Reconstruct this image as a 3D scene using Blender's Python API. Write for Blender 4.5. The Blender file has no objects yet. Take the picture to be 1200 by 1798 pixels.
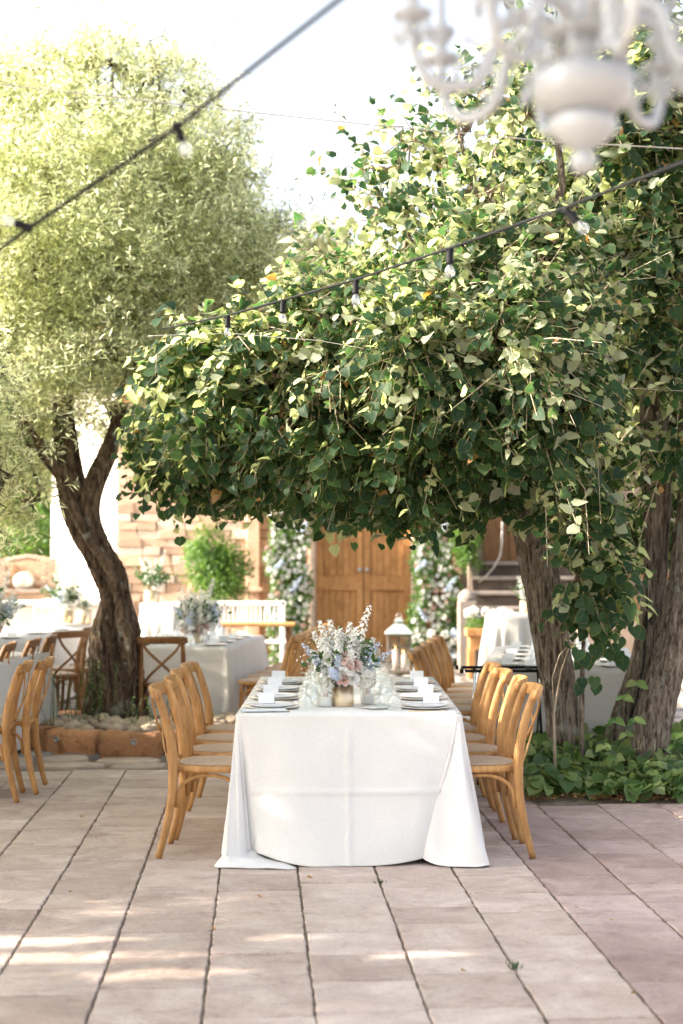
import bpy, math, random
import numpy as np
from mathutils import Vector, Matrix, noise

R = math.radians
PI = math.pi
sc = bpy.context.scene
col = sc.collection
rnd = random.Random(7)

# ------------------------------------------------------------------ camera, sky, sun, exposure
FP = 2497.0                                  # focal length in photo pixels (50 mm on 24x36, upright)
PITCH = math.atan(76 / FP)
CAMZ = 1.6
cd = bpy.data.cameras.new('camera')
cam = bpy.data.objects.new('camera', cd)
col.objects.link(cam)
cd.sensor_fit = 'VERTICAL'; cd.sensor_height = 36; cd.sensor_width = 24; cd.lens = 50
cam.location = (0, 0, CAMZ)
cam.rotation_euler = (PI / 2 + PITCH, 0, 0)
cd.clip_end = 600; cd.clip_start = 0.05
cd.dof.use_dof = True; cd.dof.focus_distance = 7.9; cd.dof.aperture_fstop = 1.7
sc.camera = cam
sc.render.resolution_x = 683; sc.render.resolution_y = 1024

SUN_EL = R(28)
SUN_DIR = Vector((-0.99 * math.cos(SUN_EL), -0.11 * math.cos(SUN_EL), math.sin(SUN_EL))).normalized()   # towards the sun
w = bpy.data.worlds.new('World'); sc.world = w; w.use_nodes = True
nt = w.node_tree; nt.nodes.clear()
sky = nt.nodes.new('ShaderNodeTexSky'); sky.sky_type = 'NISHITA'; sky.sun_disc = False
sky.sun_elevation = SUN_EL
sky.sun_rotation = math.atan2(SUN_DIR.x, SUN_DIR.y)
sky.air_density = 1.0; sky.dust_density = 4.0; sky.ozone_density = 1.0
hsv = nt.nodes.new('ShaderNodeHueSaturation'); hsv.inputs['Saturation'].default_value = 0.40      # milky late-afternoon sky
bg = nt.nodes.new('ShaderNodeBackground'); bg.inputs['Strength'].default_value = 0.15
wo = nt.nodes.new('ShaderNodeOutputWorld')
nt.links.new(sky.outputs[0], hsv.inputs['Color']); nt.links.new(hsv.outputs[0], bg.inputs[0]); nt.links.new(bg.outputs[0], wo.inputs[0])
sl = bpy.data.lights.new('sun', 'SUN'); sl.energy = 5.0; sl.angle = R(0.55); sl.color = (1.0, 0.89, 0.74)
so = bpy.data.objects.new('sun', sl); col.objects.link(so)
so.rotation_euler = SUN_DIR.to_track_quat('Z', 'Y').to_euler()
sc.view_settings.view_transform = 'Standard'; sc.view_settings.look = 'None'
sc.view_settings.exposure = 1.9; sc.view_settings.gamma = 1.0; sc.view_settings.use_curve_mapping = False
sc.cycles.max_bounces = 8; sc.cycles.transmission_bounces = 8; sc.cycles.transparent_max_bounces = 40

# ------------------------------------------------------------------ helpers
def at(px, py, Y):
    """world point seen at photo pixel (px, py) at distance Y along the ground"""
    xc = (px - 600) / FP; yc = (899 - py) / FP
    d = Vector((xc, math.cos(PITCH) - yc * math.sin(PITCH), math.sin(PITCH) + yc * math.cos(PITCH)))
    k = Y / d.y
    return Vector((d.x * k, Y, CAMZ + d.z * k))

def proj(p):
    c, s = math.cos(PITCH), math.sin(PITCH)
    y = p[1]; z = p[2] - CAMZ
    dep = y * c + z * s; up = z * c - y * s
    return 600 + FP * p[0] / dep, 899 - FP * up / dep

class MB:
    def __init__(s): s.v = []; s.f = []; s.uv = None
    def add(s, vs, fs):
        n = len(s.v); s.v += [tuple(v) for v in vs]; s.f += [tuple(i + n for i in f) for f in fs]; return s
    def box(s, c, size, rz=0, bev=0.0, rx=0, ry=0):
        x, y, z = [k / 2 for k in size]
        M = Matrix.Translation(c) @ Matrix.Rotation(rz, 4, 'Z') @ Matrix.Rotation(ry, 4, 'Y') @ Matrix.Rotation(rx, 4, 'X')
        if bev <= 0:
            vs = [(-x, -y, -z), (x, -y, -z), (x, y, -z), (-x, y, -z), (-x, -y, z), (x, -y, z), (x, y, z), (-x, y, z)]
            fs = [(0, 3, 2, 1), (4, 5, 6, 7), (0, 1, 5, 4), (1, 2, 6, 5), (2, 3, 7, 6), (3, 0, 4, 7)]
        else:
            b = bev; vs = []
            for sx in (-1, 1):
                for sy in (-1, 1):
                    for sz in (-1, 1):
                        vs += [(sx * x, sy * (y - b), sz * (z - b)), (sx * (x - b), sy * y, sz * (z - b)), (sx * (x - b), sy * (y - b), sz * z)]
            def I(sx, sy, sz, k): return (((sx > 0) * 2 + (sy > 0)) * 2 + (sz > 0)) * 3 + k
            fs = [(I(-1, -1, -1, 0), I(-1, -1, 1, 0), I(-1, 1, 1, 0), I(-1, 1, -1, 0)), (I(1, -1, -1, 0), I(1, 1, -1, 0), I(1, 1, 1, 0), I(1, -1, 1, 0)),
                  (I(-1, -1, -1, 1), I(1, -1, -1, 1), I(1, -1, 1, 1), I(-1, -1, 1, 1)), (I(-1, 1, -1, 1), I(-1, 1, 1, 1), I(1, 1, 1, 1), I(1, 1, -1, 1)),
                  (I(-1, -1, -1, 2), I(-1, 1, -1, 2), I(1, 1, -1, 2), I(1, -1, -1, 2)), (I(-1, -1, 1, 2), I(1, -1, 1, 2), I(1, 1, 1, 2), I(-1, 1, 1, 2))]
            for a in (-1, 1):
                for c2 in (-1, 1):
                    q = [I(a, c2, -1, 0), I(a, c2, 1, 0), I(a, c2, 1, 1), I(a, c2, -1, 1)]; fs.append(tuple(q if a * c2 > 0 else q[::-1]))
                    q = [I(a, -1, c2, 0), I(a, 1, c2, 0), I(a, 1, c2, 2), I(a, -1, c2, 2)]; fs.append(tuple(q[::-1] if a * c2 < 0 else q))
                    q = [I(-1, a, c2, 1), I(1, a, c2, 1), I(1, a, c2, 2), I(-1, a, c2, 2)]; fs.append(tuple(q if a * c2 > 0 else q[::-1]))
                    for d in (-1, 1):
                        q = [I(a, c2, d, 0), I(a, c2, d, 1), I(a, c2, d, 2)]; fs.append(tuple(q if a * c2 * d > 0 else q[::-1]))
        return s.add([M @ Vector(v) for v in vs], fs)
    def tube(s, pts, rad, n=8, cap=True, sq=None, ref=None):
        """sweep; rad a number or a list; sq=(a,b) scales the section across two axes"""
        pts = [Vector(p) for p in pts]; m = len(pts)
        if not hasattr(rad, '__len__'): rad = [rad] * m
        vs = []; fs = []; u = None
        for i, p in enumerate(pts):
            t = (pts[min(i + 1, m - 1)] - pts[max(i - 1, 0)])
            if t.length < 1e-9: t = Vector((0, 0, 1))
            t.normalize()
            if u is None:
                r0 = Vector(ref) if ref else (Vector((0, 0, 1)) if abs(t.z) < .9 else Vector((1, 0, 0)))
                u = (r0 - t * r0.dot(t)).normalized()
            else: u = (u - t * u.dot(t)).normalized()
            v = t.cross(u); a, b = sq if sq else (1, 1)
            for k in range(n):
                an = 2 * PI * k / n
                vs.append(p + u * (math.cos(an) * rad[i] * a) + v * (math.sin(an) * rad[i] * b))
        for i in range(m - 1):
            for k in range(n):
                k2 = (k + 1) % n
                fs.append((i * n + k, i * n + k2, (i + 1) * n + k2, (i + 1) * n + k))
        if cap: fs.append(tuple(range(n))[::-1]); fs.append(tuple((m - 1) * n + k for k in range(n)))
        return s.add(vs, fs)
    def lathe(s, prof, n=24, c=(0, 0, 0), M=None):
        vs = []; fs = []; c = Vector(c); m = len(prof)
        for r, z in prof:
            for k in range(n):
                a = 2 * PI * k / n; p = Vector((r * math.cos(a), r * math.sin(a), z))
                vs.append((M @ p if M else p) + c)
        for i in range(m - 1):
            for k in range(n):
                k2 = (k + 1) % n; fs.append((i * n + k, i * n + k2, (i + 1) * n + k2, (i + 1) * n + k))
        return s.add(vs, fs)
    def ball(s, c, r, n=8, m=6):
        rr = r if hasattr(r, '__len__') else (r, r, r)
        prof = [(math.sin(PI * i / m), -math.cos(PI * i / m)) for i in range(m + 1)]
        prof[0] = (.02, -1); prof[-1] = (.02, 1)
        M = Matrix.Diagonal((rr[0], rr[1], rr[2], 1))
        return s.lathe(prof, n, c, M)

def finish(me, mat, smooth):
    if mat: me.materials.append(mat)
    if smooth: me.polygons.foreach_set('use_smooth', [True] * len(me.polygons))
    return me

def link(name, me, parent=None, loc=None):
    o = bpy.data.objects.new(name, me); col.objects.link(o)
    if parent: o.parent = parent
    if loc is not None: o.location = loc
    return o

def obj(name, mb, mat, parent=None, smooth=False, loc=None):
    me = bpy.data.meshes.new(name); me.from_pydata([tuple(v) for v in mb.v], [], mb.f); me.update()
    finish(me, mat, smooth)
    return link(name, me, parent, loc)

def tag(o, label=None, cat=None, group=None, kind=None):
    if label: o['label'] = label
    if cat: o['category'] = cat
    if group: o['group'] = group
    if kind: o['kind'] = kind
    return o

def thing(name, label, cat, loc=(0, 0, 0), rz=0, group=None):
    o = bpy.data.objects.new(name, None); col.objects.link(o); o.empty_display_size = .1
    o.location = loc; o.rotation_euler = (0, 0, rz)
    return tag(o, label, cat, group)

def kids(o, _c={}):
    return list(o.children)

def dup(root, label, loc, rz=None, group=None):
    def rec(o, parent):
        c = o.copy(); col.objects.link(c)
        if parent: c.parent = parent
        for ch in list(o.children):
            rec(ch, c)
        return c
    r = rec(root, None)
    r.location = loc
    if rz is not None: r.rotation_euler = (0, 0, rz)
    r['label'] = label
    if group: r['group'] = group
    return r

class Proto:
    """first use moves the original, later uses copy it"""
    def __init__(s, root): s.root = root; s.used = False
    def put(s, label, loc, rz=0, group=None, cat=None):
        if not s.used:
            s.used = True; r = s.root; r.location = loc; r.rotation_euler = (0, 0, rz); r['label'] = label
            if group: r['group'] = group
            bpy.context.view_layer.update()
        else: r = dup(s.root, label, loc, rz, group)
        if cat: r['category'] = cat
        return r

# ------------------------------------------------------------------ materials
def mat(name, build):
    m = bpy.data.materials.new(name); m.use_nodes = True
    n = m.node_tree; p = n.nodes['Principled BSDF']
    build(n, p); return m

def N(nt, t, **kw):
    x = nt.nodes.new(t)
    for k, v in kw.items():
        if k in x.inputs: x.inputs[k].default_value = v
        else: setattr(x, k, v)
    return x

def coords(nt, scale=(1, 1, 1), obj_=True, offset_random=True):
    tc = nt.nodes.new('ShaderNodeTexCoord'); mp = nt.nodes.new('ShaderNodeMapping'); mp.inputs['Scale'].default_value = scale
    nt.links.new(tc.outputs['Object'], mp.inputs[0])
    if offset_random:
        oi = nt.nodes.new('ShaderNodeObjectInfo'); vm = nt.nodes.new('ShaderNodeVectorMath'); vm.operation = 'SCALE'
        vm.inputs[0].default_value = (37, 91, 53); nt.links.new(oi.outputs['Random'], vm.inputs['Scale'])
        nt.links.new(vm.outputs[0], mp.inputs['Location'])
    return mp.outputs[0]

def ramp(nt, src, stops):
    r = nt.nodes.new('ShaderNodeValToRGB'); e = r.color_ramp.elements
    while len(e) < len(stops): e.new(.5)
    for i, (p, c) in enumerate(stops): e[i].position = p; e[i].color = (*c, 1)
    nt.links.new(src, r.inputs[0]); return r.outputs[0]

def mixc(nt, a, b, f, mode='MIX'):
    m = nt.nodes.new('ShaderNodeMix'); m.data_type = 'RGBA'; m.blend_type = mode
    for s, i in ((a, 6), (b, 7), (f, 0)):
        if hasattr(s, 'is_output'): nt.links.new(s, m.inputs[i])
        elif i == 0: m.inputs[0].default_value = s
        else: m.inputs[i].default_value = (*s, 1)
    return m.outputs[2]

def bump(nt, p, src, dist=.01, strength=1.0, prev=None):
    b = nt.nodes.new('ShaderNodeBump'); b.inputs['Distance'].default_value = dist; b.inputs['Strength'].default_value = strength
    nt.links.new(src, b.inputs['Height'])
    if prev: nt.links.new(prev, b.inputs['Normal'])
    nt.links.new(b.outputs[0], p.inputs['Normal']); return b.outputs[0]

def noisy(name, c1, c2, scale=8, rough=.8, bscale=None, bdist=.004, stretch=(1, 1, 1), spec=.3, rand=.0, detail=6, metal=0, third=None):
    def b(nt, p):
        co = coords(nt, stretch)
        n = N(nt, 'ShaderNodeTexNoise', Scale=scale, Detail=detail, Roughness=.62); nt.links.new(co, n.inputs[0])
        stops = [(.32, c1), (.68, c2)]
        if third: stops = [(.28, c1), (.5, c2), (.72, third)]
        c = ramp(nt, n.outputs[0], stops)
        if rand:
            oi = nt.nodes.new('ShaderNodeObjectInfo')
            c2_ = ramp(nt, oi.outputs['Random'], [(0, (1 - rand,) * 3), (1, (1 + rand, 1 + rand * .85, 1 + rand * .7))])
            c = mixc(nt, c, c2_, 1.0, 'MULTIPLY')
        nt.links.new(c, p.inputs['Base Color'])
        p.inputs['Roughness'].default_value = rough; p.inputs['Specular IOR Level'].default_value = spec; p.inputs['Metallic'].default_value = metal
        if bscale:
            n2 = N(nt, 'ShaderNodeTexNoise', Scale=bscale, Detail=8, Roughness=.7); nt.links.new(co, n2.inputs[0])
            bump(nt, p, n2.outputs[0], bdist)
    return mat(name, b)

def wood(name, c1, c2, stretch=(14, 14, 1.5), rough=.42, spec=.4):
    def b(nt, p):
        co = coords(nt, stretch)
        n = N(nt, 'ShaderNodeTexNoise', Scale=2.2, Detail=7, Roughness=.6, Distortion=.6); nt.links.new(co, n.inputs[0])
        c = ramp(nt, n.outputs[0], [(.3, c1), (.7, c2)])
        oi = nt.nodes.new('ShaderNodeObjectInfo')
        c = mixc(nt, c, ramp(nt, oi.outputs['Random'], [(0, (.86, .84, .8)), (1, (1.12, 1.1, 1.08))]), 1.0, 'MULTIPLY')
        cw = coords(nt, (1, 1, 1)); wn = N(nt, 'ShaderNodeTexNoise', Scale=7, Detail=6, Roughness=.65); nt.links.new(cw, wn.inputs[0])
        c = mixc(nt, c, ramp(nt, wn.outputs[0], [(.32, (.74, .68, .62)), (.5, (1, 1, 1)), (.7, (1.08, 1.1, 1.12))]), 1.0, 'MULTIPLY')
        rg = ramp(nt, wn.outputs[0], [(.3, (rough + .2,) * 3), (.7, (rough,) * 3)]); nt.links.new(rg, p.inputs['Roughness'])
        nt.links.new(c, p.inputs['Base Color']); p.inputs['Specular IOR Level'].default_value = spec
        n2 = N(nt, 'ShaderNodeTexNoise', Scale=9, Detail=5); nt.links.new(co, n2.inputs[0]); bump(nt, p, n2.outputs[0], .0012)
    return mat(name, b)

M = {}
M['wood'] = wood('honey_wood', (.34, .165, .055), (.56, .31, .115))
M['wood_dark'] = wood('brown_wood', (.16, .07, .025), (.30, .15, .055))
M['door_wood'] = wood('door_wood', (.36, .17, .062), (.52, .275, .105), stretch=(9, 9, .9), rough=.55)
M['weathered'] = noisy('weathered_timber', (.19, .145, .115), (.34, .27, .22), 6, .85, 20, .004, (1, 1, 6), rand=.15)
M['white_paint'] = noisy('white_paint', (.72, .71, .68), (.82, .81, .78), 5, .5, 30, .0008)
M['stucco'] = noisy('white_stucco', (.70, .63, .54), (.84, .79, .71), 3, .9, 30, .006)
M['gold'] = noisy('brushed_gold', (.62, .48, .33), (.74, .60, .43), 3, .38, 60, .0004, (1, 1, 8), metal=.85)
M['black'] = noisy('black_plastic', (.010, .010, .011), (.016, .016, .018), 10, .6, None, spec=.12)
M['chrome'] = noisy('chrome_steel', (.45, .46, .47), (.6, .6, .6), 10, .22, None, metal=1)
M['steel'] = noisy('grey_wire_steel', (.35, .33, .30), (.5, .48, .44), 10, .5, None, metal=.6)
M['zinc'] = noisy('zinc_roof', (.26, .30, .28), (.40, .44, .42), 9, .5, 30, .001, metal=.3)
M['ceramic'] = noisy('white_ceramic', (.80, .79, .77), (.86, .85, .83), 3, .22, None, spec=.5)
M['wax'] = noisy('pink_wax', (.78, .62, .56), (.84, .70, .63), 5, .5, None)
M['paper'] = None
M['mortar'] = noisy('mortar_bed', (.10, .08, .062), (.29, .24, .195), 30, .95, 120, .004)
M['soil'] = noisy('dry_soil', (.18, .14, .105), (.34, .275, .21), 12, .95, 60, .01)
M['ground'] = noisy('dusty_ground', (.33, .28, .23), (.48, .42, .36), .8, .95, 25, .01, third=(.40, .33, .28))
M['cobble'] = noisy('grey_cobble', (.20, .185, .175), (.36, .33, .31), 5, .8, 30, .006, rand=.2)
M['flag'] = noisy('flagstone', (.38, .30, .245), (.56, .46, .39), 5, .8, 25, .007, rand=.18)
M['rock'] = noisy('pale_rock', (.38, .29, .21), (.74, .62, .49), 9, .85, 35, .01, rand=.25)
M['kerbstone'] = noisy('orange_block', (.24, .105, .05), (.52, .27, .14), 7, .9, 28, .016, rand=.2, third=(.40, .19, .10))
M['sandstone'] = noisy('sandstone', (.50, .32, .22), (.64, .45, .33), 5, .9, 26, .012, rand=.2)
M['sandstone_pale'] = noisy('sandstone_pale', (.55, .42, .32), (.70, .58, .47), 5, .9, 26, .01, rand=.12)
M['wallbed'] = noisy('wall_mortar', (.55, .38, .26), (.66, .48, .35), 7, .95, 40, .006)
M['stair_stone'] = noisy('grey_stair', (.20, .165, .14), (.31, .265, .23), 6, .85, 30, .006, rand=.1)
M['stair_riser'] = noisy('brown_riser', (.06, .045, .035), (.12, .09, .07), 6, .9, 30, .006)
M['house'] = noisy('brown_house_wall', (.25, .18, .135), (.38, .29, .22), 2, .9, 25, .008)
M['terracotta'] = noisy('terracotta', (.36, .15, .08), (.5, .25, .14), 5, .85, 30, .006, rand=.2)
M['hydr_white'] = None

def m_emit(nt, p):
    p.inputs['Base Color'].default_value = (1, .6, .2, 1)
    p.inputs['Emission Color'].default_value = (1, .55, .18, 1); p.inputs['Emission Strength'].default_value = 5
M['flame'] = mat('candle_flame', m_emit)

def thin_glass(name, cut=False, base=.08):
    m = bpy.data.materials.new(name); m.use_nodes = True; nt = m.node_tree; nt.nodes.remove(nt.nodes['Principled BSDF']); out = nt.nodes['Material Output']
    tr = nt.nodes.new('ShaderNodeBsdfTransparent'); tr.inputs[0].default_value = (.975, .985, .985, 1)
    gl = nt.nodes.new('ShaderNodeBsdfGlossy'); gl.inputs['Roughness'].default_value = .04; gl.inputs[0].default_value = (1, 1, 1, 1)
    lw = nt.nodes.new('ShaderNodeLayerWeight'); lw.inputs['Blend'].default_value = .5
    pw = nt.nodes.new('ShaderNodeMath'); pw.operation = 'POWER'; pw.inputs[1].default_value = 1.5 if cut else 3.5; nt.links.new(lw.outputs['Facing'], pw.inputs[0])
    ma = nt.nodes.new('ShaderNodeMath'); ma.operation = 'MULTIPLY_ADD'; ma.inputs[1].default_value = .55; ma.inputs[2].default_value = base; nt.links.new(pw.outputs[0], ma.inputs[0])
    mx = nt.nodes.new('ShaderNodeMixShader'); nt.links.new(ma.outputs[0], mx.inputs[0]); nt.links.new(tr.outputs[0], mx.inputs[1]); nt.links.new(gl.outputs[0], mx.inputs[2])
    last = mx
    if cut:
        v = N(nt, 'ShaderNodeTexVoronoi', Scale=70); nt.links.new(coords(nt, (1, 1, 1)), v.inputs[0])
        b = nt.nodes.new('ShaderNodeBump'); b.inputs['Distance'].default_value = .006; nt.links.new(v.outputs[0], b.inputs['Height'])
        nt.links.new(b.outputs[0], gl.inputs['Normal']); nt.links.new(b.outputs[0], lw.inputs['Normal'])
        df = nt.nodes.new('ShaderNodeBsdfTranslucent'); df.inputs[0].default_value = (.92, .93, .93, 1); nt.links.new(b.outputs[0], df.inputs['Normal'])
        m2 = nt.nodes.new('ShaderNodeMixShader'); m2.inputs[0].default_value = .035; nt.links.new(mx.outputs[0], m2.inputs[1]); nt.links.new(df.outputs[0], m2.inputs[2]); last = m2
    nt.links.new(last.outputs[0], out.inputs[0]); return m
M['glass'] = thin_glass('clear_glass')
M['cut_glass'] = thin_glass('cut_crystal', True)
M['bulb_glass'] = thin_glass('bulb_glass', False, .30)

def cloth(name, c1, c2, weave=900):
    def b(nt, p):
        co = coords(nt, (1, 1, 1))
        n = N(nt, 'ShaderNodeTexNoise', Scale=260, Detail=3); nt.links.new(co, n.inputs[0])
        big = N(nt, 'ShaderNodeTexNoise', Scale=2.5, Detail=3); nt.links.new(co, big.inputs[0])
        c = mixc(nt, ramp(nt, n.outputs[0], [(.35, c1), (.65, c2)]), ramp(nt, big.outputs[0], [(.3, (.95, .945, .935)), (.7, (1, 1, 1))]), 1.0, 'MULTIPLY')
        nt.links.new(c, p.inputs['Base Color']); p.inputs['Roughness'].default_value = .92; p.inputs['Specular IOR Level'].default_value = .1
        p.inputs['Sheen Weight'].default_value = .25
        b1 = bump(nt, p, big.outputs[0], .012, .35)
        bump(nt, p, n.outputs[0], .0016, .8, b1)
    return mat(name, b)
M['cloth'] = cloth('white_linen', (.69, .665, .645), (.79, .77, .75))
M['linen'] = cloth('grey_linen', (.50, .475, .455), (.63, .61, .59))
M['napkin'] = cloth('napkin', (.62, .63, .66), (.72, .73, .76))

def m_cane(nt, p):
    co = coords(nt, (1, 1, 1), offset_random=False)
    ch = N(nt, 'ShaderNodeTexVoronoi', Scale=150); nt.links.new(co, ch.inputs[0])
    n = N(nt, 'ShaderNodeTexNoise', Scale=60, Detail=3); nt.links.new(co, n.inputs[0])
    c = ramp(nt, ch.outputs[0], [(.15, (.54, .40, .28)), (.7, (.28, .19, .13))])
    c = mixc(nt, c, (.46, .35, .27), .35)
    nt.links.new(c, p.inputs['Base Color']); p.inputs['Roughness'].default_value = .7
    bump(nt, p, ch.outputs[0], .002, -1.0)
M['cane'] = mat('woven_cane', m_cane)

def paving(name, cols):
    def b(nt, p):
        co = coords(nt, (1, 1, 1))
        n = N(nt, 'ShaderNodeTexNoise', Scale=3.2, Detail=9, Roughness=.65, Distortion=.8); nt.links.new(co, n.inputs[0])
        c = ramp(nt, n.outputs[0], [(.3, cols[0]), (.5, cols[1]), (.7, cols[2])])
        oi = nt.nodes.new('ShaderNodeObjectInfo')
        c = mixc(nt, c, ramp(nt, oi.outputs['Random'], [(0, (.84, .81, .79)), (.5, (1, .985, .97)), (1, (1.10, 1.11, 1.12))]), 1.0, 'MULTIPLY')
        # worn dirt near fissures: streaky cleft texture along the slab
        co2 = coords(nt, (1.9, 2.8, 1))
        n2 = N(nt, 'ShaderNodeTexNoise', Scale=2.6, Detail=9, Roughness=.7, Distortion=1.2); nt.links.new(co2, n2.inputs[0])
        cr = ramp(nt, n2.outputs[0], [(.36, (.80, .76, .73)), (.45, (1, 1, 1)), (.66, (1.05, 1.05, 1.05))])
        c = mixc(nt, c, cr, .8, 'MULTIPLY')
        n3 = N(nt, 'ShaderNodeTexNoise', Scale=2.1, Detail=7, Roughness=.6, Distortion=1.6); nt.links.new(coords(nt, (1.2, 3.4, 1)), n3.inputs[0])
        c = mixc(nt, c, ramp(nt, n3.outputs[0], [(.493, (1, 1, 1)), (.5, (.66, .60, .56)), (.507, (1, 1, 1))]), .75, 'MULTIPLY')
        st_ = N(nt, 'ShaderNodeTexNoise', Scale=1.3, Detail=4); nt.links.new(coords(nt, (1, 1, 1), offset_random=False), st_.inputs[0])
        c = mixc(nt, c, ramp(nt, st_.outputs[0], [(.35, (.90, .87, .84)), (.6, (1.04, 1.03, 1.02))]), 1, 'MULTIPLY')
        sp = N(nt, 'ShaderNodeTexNoise', Scale=70, Detail=4); nt.links.new(co, sp.inputs[0])
        c = mixc(nt, c, ramp(nt, sp.outputs[0], [(.3, (.9, .88, .87)), (.6, (1.03, 1.03, 1.03))]), 1, 'MULTIPLY')
        nt.links.new(c, p.inputs['Base Color']); p.inputs['Roughness'].default_value = .72; p.inputs['Specular IOR Level'].default_value = .35
        b1 = bump(nt, p, n2.outputs[0], .016, .9)
        bump(nt, p, sp.outputs[0], .0025, .6, b1)
    return mat(name, b)
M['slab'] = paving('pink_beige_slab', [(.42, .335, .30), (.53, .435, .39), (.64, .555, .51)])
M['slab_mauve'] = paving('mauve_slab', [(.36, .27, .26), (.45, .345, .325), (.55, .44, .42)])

def bark(name, c1, c2, c3, vs=(10, 10, 1.6), d=.03):
    def b(nt, p):
        co = coords(nt, vs)
        n = N(nt, 'ShaderNodeTexNoise', Scale=2.4, Detail=9, Roughness=.7, Distortion=1.0); nt.links.new(co, n.inputs[0])
        c = ramp(nt, n.outputs[0], [(.41, c1), (.50, c2), (.64, c3)])
        fn = N(nt, 'ShaderNodeTexNoise', Scale=7, Detail=8, Roughness=.75); nt.links.new(co, fn.inputs[0])
        c = mixc(nt, c, ramp(nt, fn.outputs[0], [(.38, (.55, .52, .5)), (.56, (1.1, 1.1, 1.1))]), 1.0, 'MULTIPLY')
        co2 = coords(nt, (1, 1, 1)); l = N(nt, 'ShaderNodeTexNoise', Scale=9, Detail=5); nt.links.new(co2, l.inputs[0])
        c = mixc(nt, c, (.34, .36, .31), ramp(nt, l.outputs[0], [(.6, (0, 0, 0)), (.7, (.65, .65, .65))]))
        nt.links.new(c, p.inputs['Base Color']); p.inputs['Roughness'].default_value = .9; p.inputs['Specular IOR Level'].default_value = .2
        bump(nt, p, n.outputs[0], d, 1)
    return mat(name, b)
M['bark_olive'] = bark('olive_bark', (.04, .027, .019), (.125, .085, .058), (.22, .16, .115), (8, 8, 2.2), .04)
M['bark_lime'] = bark('lime_bark', (.06, .043, .031), (.235, .19, .148), (.41, .35, .285), (16, 16, 1.8), .035)
M['twig'] = noisy('twig_bark', (.14, .10, .075), (.26, .20, .15), 12, .85)
M['twig_pale'] = noisy('pale_twig', (.34, .26, .18), (.48, .40, .30), 12, .8)

def leafmat(name, cols, back=None, trans=.35, edge=None, rough=.45, tcol=None, spec=.4, tint=(1.25, 1.3, .55)):
    m = bpy.data.materials.new(name); m.use_nodes = True; nt = m.node_tree; p = nt.nodes['Principled BSDF']; out = nt.nodes['Material Output']
    g = nt.nodes.new('ShaderNodeNewGeometry'); oi = nt.nodes.new('ShaderNodeObjectInfo')
    ad = nt.nodes.new('ShaderNodeMath'); ad.operation = 'ADD'; nt.links.new(g.outputs['Random Per Island'], ad.inputs[0]); nt.links.new(oi.outputs['Random'], ad.inputs[1])
    fr = nt.nodes.new('ShaderNodeMath'); fr.operation = 'FRACT'; nt.links.new(ad.outputs[0], fr.inputs[0])
    k = len(cols)
    c = ramp(nt, fr.outputs[0], [(i / (k - 1), cc) for i, cc in enumerate(cols)])
    if edge:
        uv = nt.nodes.new('ShaderNodeUVMap'); sx = nt.nodes.new('ShaderNodeSeparateXYZ'); nt.links.new(uv.outputs[0], sx.inputs[0])
        c = mixc(nt, c, edge, ramp(nt, sx.outputs[0], [(.88, (0, 0, 0)), (.99, (.5, .5, .5))]))
        vein = ramp(nt, sx.outputs[0], [(0.0, (.16, .16, .16)), (.10, (0, 0, 0))])
        c = mixc(nt, c, (.2, .27, .10), vein)
    if back: c = mixc(nt, c, back, g.outputs['Backfacing'])
    nt.links.new(c, p.inputs['Base Color']); p.inputs['Roughness'].default_value = rough; p.inputs['Specular IOR Level'].default_value = spec
    if tcol is None: tcol = 1.6
    t = nt.nodes.new('ShaderNodeBsdfTranslucent')
    tc = mixc(nt, c, tuple(tcol * k_ for k_ in tint), 1.0, 'MULTIPLY'); nt.links.new(tc, t.inputs[0])
    mx = nt.nodes.new('ShaderNodeMixShader'); mx.inputs[0].default_value = trans
    nt.links.new(p.outputs[0], mx.inputs[1]); nt.links.new(t.outputs[0], mx.inputs[2]); nt.links.new(mx.outputs[0], out.inputs[0])
    return m
M['lime_leaf'] = leafmat('lime_leaf', [(.013, .034, .021), (.017, .043, .024), (.022, .052, .027), (.030, .066, .032), (.046, .085, .04)], back=(.27, .295, .225), trans=.42, edge=(.22, .17, .08), tcol=3.1, tint=(1.25, 1.24, .66), rough=.55, spec=.22)
M['lime_deep'] = leafmat('lime_leaf_deep', [(.028, .062, .03), (.04, .085, .036), (.05, .10, .04)], back=(.15, .18, .12), trans=.3)
M['olive_leaf'] = leafmat('olive_leaf', [(.09, .115, .065), (.13, .155, .09), (.19, .21, .12), (.27, .28, .17)], back=(.44, .45, .35), trans=.5, rough=.4, tcol=2.9, tint=(1.14, 1.13, .88))
M['dry_leaf'] = leafmat('dry_leaf', [(.28, .14, .06), (.40, .23, .11)], trans=.3)
M['ivy_leaf'] = leafmat('ivy_leaf', [(.035, .08, .025), (.06, .12, .035), (.11, .18, .05), (.17, .24, .08), (.22, .27, .11)], back=(.20, .24, .13), trans=.3, edge=(.2, .24, .1))
M['bush_leaf'] = leafmat('bush_leaf', [(.06, .13, .03), (.09, .17, .04), (.13, .21, .05)], trans=.4)
M['green_leaf'] = leafmat('bouquet_leaf', [(.035, .085, .03), (.06, .12, .035)], trans=.3)
M['far_leaf'] = leafmat('far_leaf', [(.10, .12, .06), (.15, .16, .08), (.22, .19, .11)], trans=.35)
M['petal_white'] = leafmat('white_petal', [(.76, .76, .70), (.82, .82, .79), (.80, .77, .73)], trans=.3, tcol=.9, rough=.7, spec=.1, tint=(1.08, 1.08, 1.04))
M['petal_blue'] = leafmat('blue_petal', [(.50, .60, .78), (.60, .69, .83), (.70, .77, .86)], trans=.3, tcol=.9, rough=.7, spec=.1, tint=(1, 1, 1))
M['petal_pink'] = leafmat('blush_petal', [(.74, .50, .44), (.80, .62, .54)], trans=.3, tcol=.9, rough=.7, spec=.1, tint=(1, 1, 1))

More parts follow.
